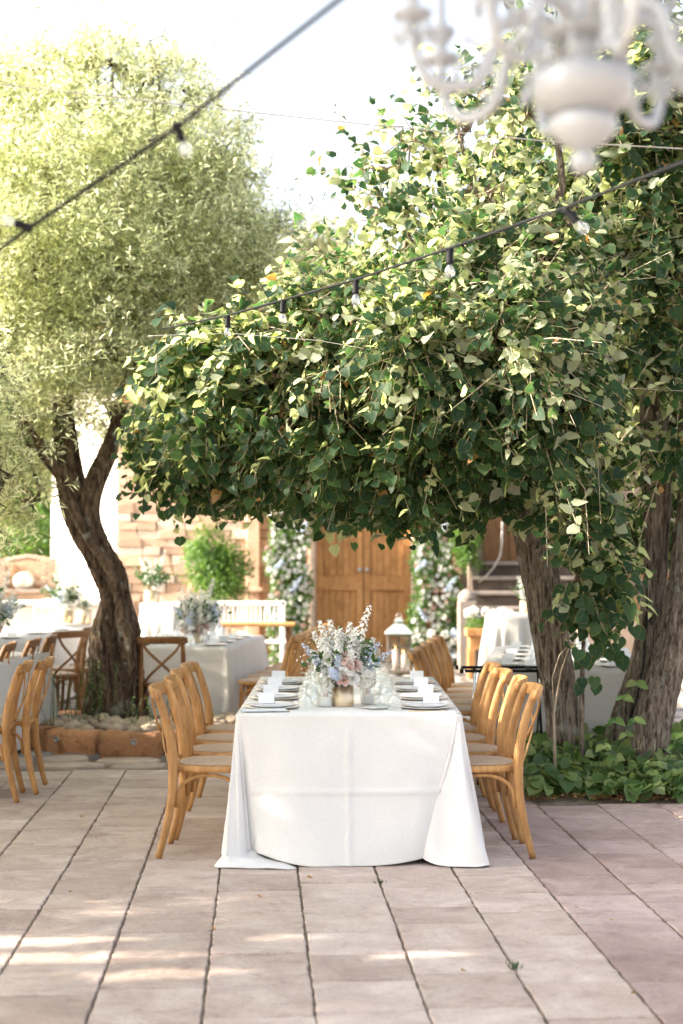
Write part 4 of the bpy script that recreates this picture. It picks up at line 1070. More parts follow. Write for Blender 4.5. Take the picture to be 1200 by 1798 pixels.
shoot('tall ivy shoot climbing in front of the twin lime trunk', [(1035, 1390, 9.5), (1060, 1310, 9.5), (1080, 1265, 9.5), (1095, 1225, 9.5), (1118, 1200, 9.5)], 1)
shoot('short leaning ivy shoot at the foot of the twin lime trunk', [(1060, 1390, 9.45), (1080, 1330, 9.45), (1100, 1290, 9.45), (1115, 1265, 9.45)], 2)
shoot('ivy shoot rising at the right edge of the ivy bed', [(1160, 1400, 9.5), (1170, 1340, 9.5), (1185, 1310, 9.5), (1195, 1290, 9.5)], 3)

# ---- trees and shrubs behind
def far_tree(name, label, c, r, seed, mt='far_leaf', n=2600, size=.16, trunk_h=2.2, cat='tree', group=None, kk=5):
    rs = np.random.RandomState(seed); t = thing(name, label, cat, (c[0], c[1], 0), 0, group)
    q = MB(); q.tube([(0, 0, -.05), (.05, 0, trunk_h * .5), (0, 0, c[2])], [.05 * r[0] + .02, .04 * r[0] + .015, .02 * r[0]], 8); 
    for i in range(7):
        d = rs.normal(size=3); d /= np.linalg.norm(d); q.tube([(0, 0, c[2] - r[2] * .3), (d[0] * r[0] * .4, d[1] * r[1] * .4, c[2]), (d[0] * r[0] * .8, d[1] * r[1] * .8, c[2] + abs(d[2]) * r[2] * .7)], [.02 * r[0], .014 * r[0], .005 * r[0]], 5)
    obj('trunk', q, M['twig'], t, True)
    P = []; O = []
    for i in range(kk):
        d = rs.normal(size=3); d /= np.linalg.norm(d); cc = np.array([0, 0, c[2]]) + d * np.array(r) * .45
        p, dd = shell_points(rs, cc, np.array(r) * .62, n // kk, .4, 2); P.append(p); O.append(dd)
    P = np.concatenate(P); O = np.concatenate(O); k = 3
    P = np.repeat(P, k, 0) + rs.normal(size=(len(P) * k, 3)) * size; O = np.repeat(O, k, 0)
    link('crown', cloud_mesh('crown', BUSH_V, OL_F, P, frames(O + rs.normal(size=P.shape) * .5 + [0, 0, .3], rs.normal(size=P.shape) + [0, 0, -.3]), rs.uniform(.7, 1.4, len(P)) * size, M[mt]), t)['kind'] = 'stuff'
    return t
far_tree('shrub', 'bright green rounded shrub growing against the sandstone wall', (at(378, 1000, 20.4).x, 20.4, 1.38), (.56, .4, .62), 11, 'bush_leaf', 2400, .055, .9, 'shrub', kk=9)
far_tree('shrub', 'dark green shrub beyond the brick barbecue at far left', (at(20, 960, 28).x, 28, 1.5), (1.3, 1.2, 1.0), 2, 'bush_leaf', 2200, .10, .8, 'shrub')
far_tree('shrub', 'tall dark shrub between the barbecue and the white side wall', (at(70, 930, 31).x, 31, 2.0), (1.2, 1.2, 1.6), 3, 'bush_leaf', 2200, .12, .8, 'shrub')
far_tree('shrub', 'leafy shrub beside the stone steps behind the flower column', (at(826, 955, 20.9).x, 20.9, 1.75), (.22, .2, .5), 14, 'bush_leaf', 900, .05, .9, 'shrub')
far_tree('hazy_tree', 'hazy ochre tree in full sun beyond the building roof', (at(560, 470, 38).x, 38, at(560, 500, 38).z), (1.9, 1.8, 1.6), 4, 'far_leaf', 3600, .2, 5)
far_tree('hazy_tree', 'tall hazy tree behind the big olive at far left', (at(100, 600, 42).x, 42, at(100, 600, 42).z), (5, 3, 3.6), 5, 'far_leaf', 5000, .34, 5)
far_tree('hazy_tree', 'broad hazy tree behind the roof between the two crowns', (at(430, 640, 40).x, 40, at(430, 640, 40).z), (4.2, 3, 2.2), 6, 'far_leaf', 5000, .3, 5)
far_tree('hazy_tree', 'tall dark tree far behind the brown house on the right', (at(1120, 560, 34).x, 34, at(1120, 560, 34).z), (3.6, 3, 5.0), 7, 'bush_leaf', 6000, .3, 5)
far_tree('hazy_tree', 'broad tree far behind the building behind the lime crown', (at(800, 700, 40).x, 40, at(800, 700, 40).z), (4.6, 3, 3.2), 8, 'far_leaf', 5000, .3, 5)
far_tree('hazy_tree', 'spreading tree at the left end of the back tree line', (at(-120, 700, 36).x, 36, at(-100, 780, 36).z), (4, 3, 4), 9, 'bush_leaf', 5000, .3, 4)

# ================================================================== TABLES
def smooth(t): t = max(0, min(1, t)); return t * t * (3 - 2 * t)

def rrect(hx, hy, r, per=10, straight=(26, 40)):
    """closed rounded rectangle, counter-clockwise from the near left corner; returns (x, y, corner index or -1, corner phase)"""
    out = []
    cs = [(-hx + r, -hy + r, 180), (hx - r, -hy + r, 270), (hx - r, hy - r, 0), (-hx + r, hy - r, 90)]
    for k, (cx, cy, a0) in enumerate(cs):
        for i in range(per + 1):
            a = R(a0 + 90 * i / per); out.append((cx + r * math.cos(a), cy + r * math.sin(a), k, i / per))
        nx = cs[(k + 1) % 4]; m = straight[k % 2]
        p0 = out[-1]; a = R(nx[2]); p1 = (nx[0] + r * math.cos(a), nx[1] + r * math.sin(a))
        for i in range(1, m): out.append((p0[0] + (p1[0] - p0[0]) * i / m, p0[1] + (p1[1] - p0[1]) * i / m, -1, i / m))
    return out

def table_cloth(name, hx, hy, h, m, seed, flare=.05, puddle=False, hem=.02, rows=26, fold=.016):
    """a plain cloth over a rectangular table: flat top, hanging sides with soft waves, gathered corner cones"""
    per = rrect(hx, hy, .035); n = len(per); rr = random.Random(seed); vs = []; fs = []
    for j in range(rows + 1):
        t = j / rows
        for i, (x, y, k, ph) in enumerate(per):
            L = math.hypot(x, y)
            nx = 1 if abs(x) > hx - .036 else 0; ny = 1 if abs(y) > hy - .036 else 0
            dx = (math.copysign(1, x) if nx else 0); dy = (math.copysign(1, y) if ny else 0)
            if k >= 0:
                a = R([180, 270, 0, 90][k] + 90 * ph); dx, dy = math.cos(a), math.sin(a)
                c = math.sin(ph * PI)
                off = t * (flare + .085 * c) + .02 * math.sin(ph * PI * 3) * t
            else:
                edge = min(ph, 1 - ph)
                off = t * flare * (.55 + .45 * math.exp(-edge * 9)) + fold * t * noise.noise(Vector((x * 3.2 + seed, y * 3.2, t * .7))) * 2.2
                off += fold * .8 * t * math.sin((x + y) * 11 + seed) * math.exp(-edge * 6)
            z = h - t * (h - hem)
            if k >= 0: z = h - t * (h - hem * .6)
            r_ = .012 * (1 - smooth(j * 1.5))                          # soft edge
            zz = z
            vs.append((x + dx * (off + (.0 if j else -.004)), y + dy * (off + (.0 if j else -.004)), zz if j else h))
    for j in range(rows):
        for i in range(n):
            i2 = (i + 1) % n; fs.append((j * n + i, (j + 1) * n + i, (j + 1) * n + i2, j * n + i2))
    base = len(vs); vs.append((0, 0, h + .001))
    fs += [(i, (i + 1) % n, base) for i in range(n)]
    mb = MB(); mb.add(vs, fs); return mb

def folding_table(label, cx, cy, rz, hx, hy, h=.74, group='banquet tables in the yard'):
    t = thing('banquet_table', label, 'table', (cx, cy, 0), rz, group)
    q = MB(); q.box((0, 0, h - .02), (hx * 2 - .02, hy * 2 - .02, .03), bev=.004); obj('tabletop', q, M['wood_dark'], t)
    for sx in (-1, 1):
        for sy in (-1, 1):
            q = MB(); q.tube([(sx * (hx - .12), sy * (hy - .14), h - .036), (sx * (hx - .12), sy * (hy - .14), 0)], .016, 8); obj('leg', q, M['chrome'], t, True)
    return t

# ---- main table with its long white cloth
MT = Vector((.04, 8.75, 0)); HX, HY, TH = .60, 1.20, .755
folding_table('main banquet table hidden under the long white cloth in the centre', MT.x, MT.y, 0, HX - .01, HY - .01, TH - .008)
def main_cloth():
    nt_, ns = 60, 0
    mb = MB(); rows = 52
    # hem on the ground as (x, y) anchors keyed by a parameter running: left side (back->front), left corner tail, front, right corner tail, right side, back
    top = []; hem = []; hz = []; mid = []
    def add(tp, hp, z=0, c=None): top.append(tp); hem.append(hp); hz.append(z); mid.append(c)
    x0, x1, y0, y1 = -HX, HX, -HY, HY
    nS = 46
    for i in range(nS):                                              # left side back -> front
        t = i / nS; y = y1 + (y0 + .02 - y1) * t
        wv = .018 * math.sin(y * 7.3) + .012 * math.sin(y * 15 + 1)
        add((x0, y), (x0 - .035 - wv * .7 - .055 * smooth((t - .85) / .15), y - .12 * smooth((t - .9) / .1)), .004)
    # left corner: all from the table corner; the tail swings to the front and folds back under the panel
    corner = [(-.675, -1.29, .004), (-.70, -1.38, .004), (-.685, -1.43, .006), (-.60, -1.455, .012), (-.50, -1.46, .008), (-.40, -1.475, .014), (-.31, -1.478, .006), (-.268, -1.46, .006), (-.285, -1.42, .010), (-.36, -1.36, .022), (-.44, -1.30, .030), (-.49, -1.26, .040)]
    cpts = [(-.650, -1.255), (-.662, -1.30), (-.655, -1.335), (-.632, -1.355), (-.600, -1.352), (-.575, -1.335), (-.555, -1.318), (-.542, -1.300), (-.532, -1.280), (-.525, -1.262), (-.518, -1.245), (-.512, -1.24)]
    m = len(corner)
    for i in range(m * 4 - 3):
        f = i / 4; a = int(f); b = min(a + 1, m - 1); e = f - a
        p = [corner[a][k] * (1 - e) + corner[b][k] * e for k in range(3)]; c = [cpts[a][k] * (1 - e) + cpts[b][k] * e for k in range(2)]
        an = PI + (PI / 2) * i / (m * 4); tp = (x0 + .03 + .03 * math.cos(an), y0 + .03 + .03 * math.sin(an))
        add(tp, (p[0], p[1]), p[2], c)
    ncorner = len(top)
    nF = 66
    for i in range(nF):                                              # front panel
        t = (i + .5) / nF; x = x0 + .03 + (x1 - x0 - .06) * t
        hx_ = -.49 + (.40 + .49) * t
        u = 2 * t - 1
        z = .004 + .085 * max(0, abs(u) - .28) ** 1.7 * (1.1 if u < 0 else .55)
        add((x, y0), (hx_, -1.31 - .10 * (1 - abs(u) ** 2.2) + .012 * math.sin(x * 9 + 1)), z)
    corner = [(.405, -1.325, .045), (.40, -1.30, .048), (.36, -1.285, .05), (.375, -1.31, .03), (.44, -1.38, .010), (.52, -1.415, .004), (.58, -1.44, .012), (.65, -1.425, .006), (.71, -1.42, .016), (.735, -1.375, .006), (.70, -1.33, .016), (.705, -1.27, .005), (.705, -1.22, .004)]
    m = len(corner)
    for i in range(m * 3):
        f = i / 3; a = int(f); b = min(a + 1, m - 1); e = f - a
        p = [corner[a][k] * (1 - e) + corner[b][k] * e for k in range(3)]
        an = -PI / 2 + (PI / 2) * i / (m * 3); tp = (x1 - .03 + .03 * math.cos(an), y0 + .03 + .03 * math.sin(an))
        add(tp, (p[0], p[1]), p[2])
    for i in range(nS):
        t = i / nS; y = y0 + .02 + (y1 - y0 - .02) * t
        wv = .018 * math.sin(y * 6.3 + 2) + .012 * math.sin(y * 13)
        add((x1, y), (x1 + .035 + wv * .7 + .075 * (1 - smooth(t / .12)), y - .04 * (1 - smooth(t / .1))), .004)
    for i in range(24):
        t = i / 24; x = x1 + (x0 - x1) * t; add((x, y1), (x, y1 + .05 + .012 * math.sin(x * 12)), .004)
    # smooth the hem a little
    n = len(top)
    for _ in range(2):
        hem = [((hem[i - 1][0] + 2 * hem[i][0] + hem[(i + 1) % n][0]) / 4, (hem[i - 1][1] + 2 * hem[i][1] + hem[(i + 1) % n][1]) / 4) for i in range(n)]
        hz = [(hz[i - 1] + 2 * hz[i] + hz[(i + 1) % n]) / 4 for i in range(n)]
    vs = []; fs = []
    for j in range(rows + 1):
        t = j / rows
        # cloth hangs close to vertical and sweeps out only near the ground, where it breaks
        for i in range(n):
            tx, ty_ = top[i]; hx_, hy_ = hem[i]; front = ty_ < y0 + .04
            d = math.hypot(hx_ - tx, hy_ - ty_)
            brk = .93 if d > .09 else 1.0
            big = smooth((d - .15) / .35)
            e = t ** (1.05 + .9 * big) if front else t ** 1.15
            pw = 1.0 + 1.9 * big
            drop = (1 - (1 - min(1, t / (1 - .10 * big))) ** 1.0)
            x = tx + (hx_ - tx) * e; y = ty_ + (hy_ - ty_) * e
            z = TH + (hz[i] - TH) * min(1, drop)
            if mid[i]:
                tf = .87; cxm, cym = mid[i]
                if t < tf:
                    q_ = t / tf; x = tx + (cxm - tx) * q_ ** 1.1; y = ty_ + (cym - ty_) * q_ ** 1.1; z = TH + (.045 - TH) * q_
                    y += .010 * math.sin(i * .42 + z * 2) * smooth(q_ * 1.6); x += .006 * math.sin(i * .6 + z * 5) * smooth(q_ * 1.6)
                else:
                    q_ = (t - tf) / (1 - tf); x = cxm + (hx_ - cxm) * smooth(q_ * .5) * 2; y = cym + (hy_ - cym) * smooth(q_ * .5) * 2
                    z = .045 * (1 - q_) ** 2.2 + hz[i] + .016 * math.sin(PI * q_) * (.5 + noise.noise(Vector((x * 14, y * 12, 4))))
            if j == 0: z = TH
            elif j == 1: z = TH - .006 - .01 * 0; 
            if front and abs(tx) < x1 - .03:
                y += (.011 * noise.noise(Vector((x * 2.2, z * 2.0, 3))) * 2 + .004 * noise.noise(Vector((x * 5 + z * 4, z * 9 - x * 3, 8)))) * smooth(t * 3) - .0012 * (1 if z < .045 + hz[i] else 0) + .004 * noise.noise(Vector((x * 7, z * 5, 1))) * smooth(t * 3)
                cx_ = .0
                y -= .009 * math.exp(-((x - cx_) / .009) ** 2) * smooth(t * 5)          # ironed creases
                y -= .009 * math.exp(-((z - .365) / .009) ** 2)
            elif not front:
                x += .006 * noise.noise(Vector((y * 4, z * 3, 7))) * smooth(t * 3) * (-1 if tx < 0 else 1) * 2
            fl = smooth((t - .84) / .12) * big * (0 if mid[i] else 1)                 # fabric breaking on the ground
            z += fl * .022 * max(0, noise.noise(Vector((x * 11, y * 13, 2)))+.15)
            if front and tx > x1 - .031 and ty_ < y0 + .031 and not mid[i]:
                fk = math.atan2(ty_ - (y0 + .03), tx - (x1 - .03)); wv_ = smooth(t * 1.3) * (1 - .6 * smooth((t - .9) / .1))
                x += .018 * math.cos(fk * 9 + z * 3) * wv_; y += .024 * math.sin(fk * 12 + z * 4) * wv_
            # wrinkles running down from the corners
            if front and abs(tx) > x1 - .25 and t > .1:
                y -= .008 * math.sin((abs(x) - .3) * 26 + z * 3) * smooth(t * 1.5) * smooth((abs(tx) - .36) / .2) * (1 - smooth((t - .85) / .15))
            z = max(z, .003 + .004 * max(0, noise.noise(Vector((x * 22, y * 22, 0)))))
            vs.append((x, y, z))
    for j in range(rows):
        for i in range(n):
            i2 = (i + 1) % n; fs.append((j * n + i, j * n + i2, (j + 1) * n + i2, (j + 1) * n + i)[::-1])
    # top as a grid fan with the cross crease
    rings = 10; prev = list(range(n))
    for r_ in range(1, rings):
        k = 1 - r_ / rings; b0 = len(vs)
        for i in range(n):
            x, y = top[i]; x *= k; y *= k
            vs.append((x, y, TH + .0012 + .0012 * noise.noise(Vector((x * 5, y * 5, 0)))))
        cur = [b0 + i for i in range(n)]
        for i in range(n): i2 = (i + 1) % n; fs.append((prev[i], prev[i2], cur[i2], cur[i]))
        prev = cur
    c = len(vs); vs.append((0, 0, TH + .0015))
    for i in range(n): fs.append((prev[i], prev[(i + 1) % n], c))
    mb.add(vs, fs); return mb
cl = obj('tablecloth', main_cloth(), M['cloth'], smooth=True); cl.location = MT
so_ = cl.modifiers.new('thickness', 'SOLIDIFY'); so_.thickness = .0016; so_.offset = -1
tag(cl, 'long white linen tablecloth pooling on the paving at its front corners', 'tablecloth')

# ---- other tables
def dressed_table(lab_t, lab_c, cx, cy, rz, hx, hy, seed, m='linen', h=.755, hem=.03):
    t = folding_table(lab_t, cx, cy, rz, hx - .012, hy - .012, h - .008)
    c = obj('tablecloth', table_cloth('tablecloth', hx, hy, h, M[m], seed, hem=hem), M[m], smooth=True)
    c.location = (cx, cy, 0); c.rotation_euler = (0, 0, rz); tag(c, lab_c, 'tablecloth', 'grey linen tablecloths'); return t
T2 = (-1.47, 14.05, R(-6), .56, 1.02); T3 = (1.82, 11.85, R(-9), .60, 1.32); T1 = (-3.72, 14.9, R(-5), .62, 1.6); T0 = (-3.28, 10.9, R(-7), .55, 1.6)
dressed_table('banquet table under grey linen right of the olive trunk', 'grey linen cloth on the table right of the olive trunk', *T2[:3], T2[3], T2[4], 3, hem=.045)
dressed_table('banquet table under grey linen behind the lime trunks', 'grey linen cloth hanging behind the lime trunks', *T3[:3], T3[3], T3[4], 5)
dressed_table('banquet table under pale cloth at the left behind the crossback chairs', 'pale cloth on the farther table left of the olive trunk', *T1[:3], T1[3], T1[4], 8)
dressed_table('banquet table at the left edge beside the nearest chair pair', 'pale cloth on the table cut by the left edge', *T0[:3], T0[3], T0[4], 9)

# round cocktail tables with pleated cloth
def cocktail(label, lab_c, cx, cy, r, h):
    t = thing('cocktail_table', label, 'table', (cx, cy, 0), 0, 'round cocktail tables')
    q = MB(); q.lathe([(.001, h - .03), (r - .01, h - .03), (r - .01, h - .006), (.001, h - .006)], 32); obj('tabletop', q, M['wood_dark'], t, False)
    q = MB(); q.lathe([(.001, .03), (.22, .025), (.24, 0), (.2, .03), (.03, .05), (.03, h - .03)], 20); obj('pedestal', q, M['chrome'], t, True)
    n = 180; mb = MB(); vs = []; fs = []; rows = 22
    for j in range(rows + 1):
        tt = j / rows
        for i in range(n):
            a = 2 * PI * i / n
            f = (.028 * math.sin(a * 15 + math.sin(a * 3)) + .012 * math.sin(a * 27 + 1.2 * math.sin(a * 2))) * smooth(tt * 2.2)
            rr_ = r + tt * .09 + f; vs.append((rr_ * math.cos(a), rr_ * math.sin(a), h - tt * (h - .015)))
    fs += [(j * n + i, (j + 1) * n + i, (j + 1) * n + (i + 1) % n, j * n + (i + 1) % n) for j in range(rows) for i in range(n)]
    c = len(vs); vs.append((0, 0, h + .001)); fs += [(i, (i + 1) % n, c) for i in range(n)]
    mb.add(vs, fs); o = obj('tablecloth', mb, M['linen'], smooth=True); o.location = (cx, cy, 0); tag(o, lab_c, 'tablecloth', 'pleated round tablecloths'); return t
cocktail('round cocktail table before the stone steps', 'pleated grey cloth on the round table before the stone steps', 1.80, 14.7, .31, 1.0)
cocktail('round cocktail table before the sandstone wall at left', 'pleated grey cloth on the round table before the sandstone wall', -1.87, 16.4, .44, 1.05)
cocktail('round cocktail table at far left by the white wall', 'pleated cloth on the round table by the white wall', -3.45, 17.2, .42, .78)

# ================================================================== CROSSBACK CHAIRS
def lerp_path(keys, n=18):
    ks = [Vector(k) for k in keys]; out = []; m = len(ks) - 1
    for i in range(n + 1):
        f = i / n * m; j = min(int(f), m - 1); t = f - j
        p0, p1, p2, p3 = ks[max(j - 1, 0)], ks[j], ks[j + 1], ks[min(j + 2, m)]
        out.append(.5 * ((2 * p1) + (p2 - p0) * t + (2 * p0 - 5 * p1 + 4 * p2 - p3) * t * t + (3 * p1 - p0 - 3 * p2 + p3) * t ** 3))
    return out

def make_chair(matn, name='crossback_chair'):
    m = M[matn]; t = thing(name, 'x', 'chair')
    post = lambda s: [(-.075, s * .195, 0), (-.035, s * .192, .16), (-.006, s * .19, .32), (.0, s * .188, .46), (-.008, s * .186, .58), (-.032, s * .183, .70), (-.066, s * .180, .81), (-.098, s * .178, .885)]
    for s in (-1, 1):
        q = MB(); q.tube(lerp_path(post(s), 24), [.017 + .0095 * math.sin(min(1, i / 13) * PI / 2) - .006 * max(0, (i - 14) / 10) for i in range(25)], 10, sq=(1, .86), ref=(1, 0, 0)); obj('rear_post', q, m, t, True)
    for s in (-1, 1):
        q = MB(); q.tube(lerp_path([(.405, s * .195, 0), (.388, s * .190, .12), (.374, s * .182, .28), (.368, s * .176, .445)], 14), [.0135 + .0055 * (i / 14) for i in range(15)], 10); obj('front_leg', q, m, t, True)
    # seat: rounded wooden ring and woven cane panel
    def outline(k, n=44):
        o = []
        for i in range(n):
            a = 2 * PI * i / n; c, s = math.cos(a), math.sin(a); e = 2.9
            r_ = 1 / (abs(c) ** e + abs(s) ** e) ** (1 / e)
            x = .20 + .218 * r_ * c * k; w_ = .205 + .018 * c; o.append((x, w_ * r_ * s * k))
        return o
    q = MB(); secs = [(1.0, .452), (1.02, .462), (1.02, .474), (.985, .484), (.86, .485), (.84, .478), (.84, .458), (.9, .452)]
    n = 44; vs = []
    for k, z in secs: vs += [(x, y, z) for x, y in outline(k)]
    ks = len(secs); q.add(vs, [(j * n + i, j * n + (i + 1) % n, ((j + 1) % ks) * n + (i + 1) % n, ((j + 1) % ks) * n + i) for j in range(ks) for i in range(n)])
    seat = obj('seat', q, m, t, True)
    q = MB(); vs = []
    for k, z in ((.87, .487), (.8, .492), (.6, .496), (.3, .497)): vs += [(x, y, z) for x, y in outline(k)]
    vs.append((.2, 0, .497)); q.add(vs, [(j * n + i, j * n + (i + 1) % n, (j + 1) * n + (i + 1) % n, (j + 1) * n + i) for j in range(3) for i in range(n)] + [(3 * n + i, 3 * n + (i + 1) % n, 4 * n) for i in range(n)])
    obj('cane_panel', q, M['cane'], seat, True)
    # bentwood arches under the seat
    def archp(a, b, zt=.436, zl=.265):
        a = Vector(a); b = Vector(b); o = []
        for i in range(17):
            f = i / 16; ang = PI * f; x = .5 - .5 * math.cos(ang)
            o.append(Vector((a.x + (b.x - a.x) * x, a.y + (b.y - a.y) * x, zl + (zt - zl) * math.sin(ang) ** .62)))
        return o
    for a, b in (((.02, -.185, 0), (.362, -.176, 0)), ((.02, .185, 0), (.362, .176, 0)), ((.365, -.165, 0), (.365, .165, 0)), ((.004, -.17, 0), (.004, .17, 0))):
        q = MB(); q.tube(archp(a, b), .0105, 8, sq=(1, .8)); obj('arch_brace', q, m, t, True)
    # top rail: a bowed flat band that wraps round the post tops
    q = MB(); pth = []
    for i in range(23):
        f = i / 22 * 2 - 1; pth.append(Vector((-.138 + .052 * abs(f) ** 2.3, f * .222, .862 + .004 * (1 - f * f))))
    vs = []; kk = 10; nn = len(pth)
    for i, p in enumerate(pth):
        tn = (pth[min(i + 1, nn - 1)] - pth[max(i - 1, 0)]).normalized(); nv = Vector((-tn.y, tn.x, 0)); f = abs(i / 22 * 2 - 1); hh = .034 * (1 - .25 * max(0, f - .86) / .14)
        for k in range(kk):
            a = 2 * PI * k / kk; ca, sa = math.cos(a), math.sin(a)
            u = math.copysign(abs(ca) ** .55, ca) * .013; v = math.copysign(abs(sa) ** .55, sa) * hh
            vs.append(p + nv * u + Vector((-.28 * v, 0, v)))
    q.add(vs, [(i * kk + k, i * kk + (k + 1) % kk, (i + 1) * kk + (k + 1) % kk, (i + 1) * kk + k) for i in range(nn - 1) for k in range(kk)] + [tuple(range(kk))[::-1], tuple((nn - 1) * kk + k for k in range(kk))])
    rail = obj('top_rail', q, m, t, True)
    for s in (-1, 1):
        q = MB(); q.ball((-.112, s * .190, .852), (.006, .006, .006), 8, 6); obj('screw', q, M['steel'], rail, True)
    # crossing back slats, bowed backwards
    for s in (-1, 1):
        pth = lerp_path([(-.118, s * .165, .845), (-.112 , s * .12, .77), (-.098 + s * .006, s * .01, .665), (-.058, s * -.10, .56), (-.016, s * -.165, .475)], 18)
        q = MB(); q.tube(pth, .014, 6, sq=(.36, 1), ref=(1, 0, 0)); obj('cross_slat', q, m, t, True)
    return t
chairA = Proto(make_chair('wood'))
ords = ['nearest', 'second', 'third', 'farthest']
for i in range(4):
    y_ = 7.76 + .5 * i
    for s, nm in ((-1, 'left'), (1, 'right')):
        rz = (0 if s < 0 else PI) + [.04, -.06, .03, .05][i] * s + (0 if s < 0 else -.03)
        lab = '%s of the four honey wood crossback chairs on the %s side of the main table' % (ords[i], nm)
        chairA.put(lab, (-.885 + .012 * [0, 1, -.6, .4][i] if s < 0 else .935 - .022 * i + (.01 if i % 2 else 0), y_ + (.0 if s < 0 else .0), 0), rz, 'crossback chairs along the main table')
five = ['nearest', 'second', 'middle', 'fourth', 'farthest']
for i in range(5):
    chairA.put('%s of five crossback chairs with backs to the flower column, right of the main table' % five[i], (.64 + .075 * i, 10.45 + .47 * i, 0), R(-9) + .03 * (i % 2), 'crossback chairs along the table behind the lime trunks')
for i in range(5):
    chairA.put('%s of five crossback chairs along the right side of the table behind the main one' % five[i], (-.50 + .055 * i, 12.75 + .47 * i, 0), PI + R(-6) + .02 * (i % 2), 'crossback chairs beside the grey linen table')
chairB = Proto(make_chair('wood_dark'))
chairB.put('brown crossback chair seen from behind at the near end of the grey linen table', (at(286, 1100, 12.45).x, 12.45, 0), PI / 2 + .05, 'brown crossback chairs')
gl = 'crossback chairs at the left tables'
for lab, x, y_, rz in (('nearest honey chair cut by the left edge of the view', -2.20, 9.45, PI + .12), ('honey chair close behind the nearest one at the left edge', -2.13, 9.78, PI + .05)):
    chairA.put(lab, (x, y_, 0), rz, gl)
for lab, x, y_, rz in (('left one of three crossback chairs in the row behind the left edge chairs', -2.78, 11.5, PI + .1), ('middle one of three crossback chairs in the row behind the left edge chairs', -2.70, 12.05, PI + .05),
                     ('right one of three crossback chairs in the row behind the left edge chairs', -2.66, 12.55, PI + .1), ('chair turned to show its crossed back, nearest to the olive trunk row', -2.58, 13.35, PI - .75),
                     ('chair between the turned chair and the olive trunk', -2.52, 14.1, PI - .35), ('chair touching the outline of the olive trunk at left', -2.38, 14.7, PI - .1), ('chair farthest back at the left table behind the olive trunk', -2.40, 15.35, PI)):
    chairB.put(lab, (x, y_, 0), rz, gl)

# ================================================================== TABLEWARE
def proto_mesh(name, mb, m, cat, smooth_=True):
    o = obj(name, mb, m, smooth=smooth_); o['category'] = cat; return Proto(o)
q = MB(); q.lathe([(.001, .002), (.09, .002), (.118, .008), (.157, .0125), (.160, .0145), (.157, .0160), (.118, .0115), (.09, .006), (.001, .0055)], 48); charger = proto_mesh('charger_plate', q, M['ceramic'], 'plate')
q = MB(); q.lathe([(.001, 0), (.07, 0), (.088, .005), (.128, .017), (.131, .0195), (.127, .0200), (.088, .009), (.06, .0045), (.001, .004)], 40); plate = proto_mesh('dinner_plate', q, M['ceramic'], 'plate')
q = MB(); q.lathe([(.001, 0), (.045, 0), (.062, .004), (.083, .010), (.085, .012), (.062, .0065), (.001, .003)], 32); side_plate = proto_mesh('side_plate', q, M['ceramic'], 'plate')
def napkin_mb():
    q = MB(); n = 14; vs = []
    for lay in range(2):
        for i in range(n + 1):
            for j in range(7):
                x = (i / n - .5) * .25; y = (j / 6 - .5) * .085; z = .006 + .006 * lay + .003 * noise.noise(Vector((x * 20, y * 25, lay * 5))) + .004 * abs(x) * 4 * noise.noise(Vector((x * 9, 3, lay)))
                vs.append((x, y, z))
    fs = []
    for lay in range(2):
        o = lay * (n + 1) * 7
        fs += [(o + i * 7 + j, o + (i + 1) * 7 + j, o + (i + 1) * 7 + j + 1, o + i * 7 + j + 1) for i in range(n) for j in range(6)]
    o = (n + 1) * 7
    for i in range(n):
        for j in (0, 6): fs.append((i * 7 + j, (i + 1) * 7 + j, o + (i + 1) * 7 + j, o + i * 7 + j))
    for j in range(6):
        for i in (0, n): fs.append((i * 7 + j, i * 7 + j + 1, o + i * 7 + j + 1, o + i * 7 + j))
    q.add(vs, fs); return q
napkin = proto_mesh('napkin', napkin_mb(), M['napkin'], 'napkin')
def tent(w_, h_, sp):
    q = MB(); th = .0012
    for s in (-1, 1):
        vs = [(-w_ / 2, s * sp, 0), (w_ / 2, s * sp, 0), (w_ / 2, s * .0006, h_), (-w_ / 2, s * .0006, h_), (-w_ / 2, s * (sp - th), 0), (w_ / 2, s * (sp - th), 0), (w_ / 2, 0, h_ - th), (-w_ / 2, 0, h_ - th)]
        q.add(vs, [(0, 1, 2, 3), (4, 7, 6, 5), (0, 4, 5, 1), (0, 3, 7, 4), (1, 5, 6, 2)])
    return q
card = proto_mesh('place_card', tent(.088, .056, .018), M['paper'], 'card', False)
# inverted goblet: bowl rim down, foot up
gp = [(.036, 0), (.0385, .004), (.041, .03), (.040, .055), (.032, .078), (.016, .092), (.006, .100), (.0045, .13), (.0042, .150), (.007, .158), (.020, .161), (.034, .1625), (.0345, .1645), (.0, .1655)]
def goblet_mb(s=1.0, k=1.0):
    q = MB(); outer = [(r * k, z * s) for r, z in gp[:-1]] + [(.0005, .1655 * s)]
    inner = [(.0365 * k, 0), (.0385 * k, .028 * s), (.0375 * k, .053 * s), (.029 * k, .074 * s), (.013 * k, .086 * s), (.0005, .089 * s)]
    q.lathe(outer, 26); q.lathe(inner[::-1], 26); return q
def make_goblet(cut, s=1.0, k=1.0):
    return proto_mesh('goblet', goblet_mb(s, k), M['cut_glass' if cut else 'glass'], 'glass')
gobA = make_goblet(True, 1.0, 1.0); gobB = make_goblet(False, 1.28, 1.06); gobC = make_goblet(True, .82, .9)
def fork_mb():
    q = MB(); q.tube([(0, -.10, .002), (0, -.02, .003), (0, .04, .004)], .0028, 6, sq=(1, .5)); q.box((0, .062, .004), (.022, .03, .0018), bev=.0005)
    for i in range(4): q.box((-.009 + i * .006, .09, .004), (.0022, .035, .0016))
    return q
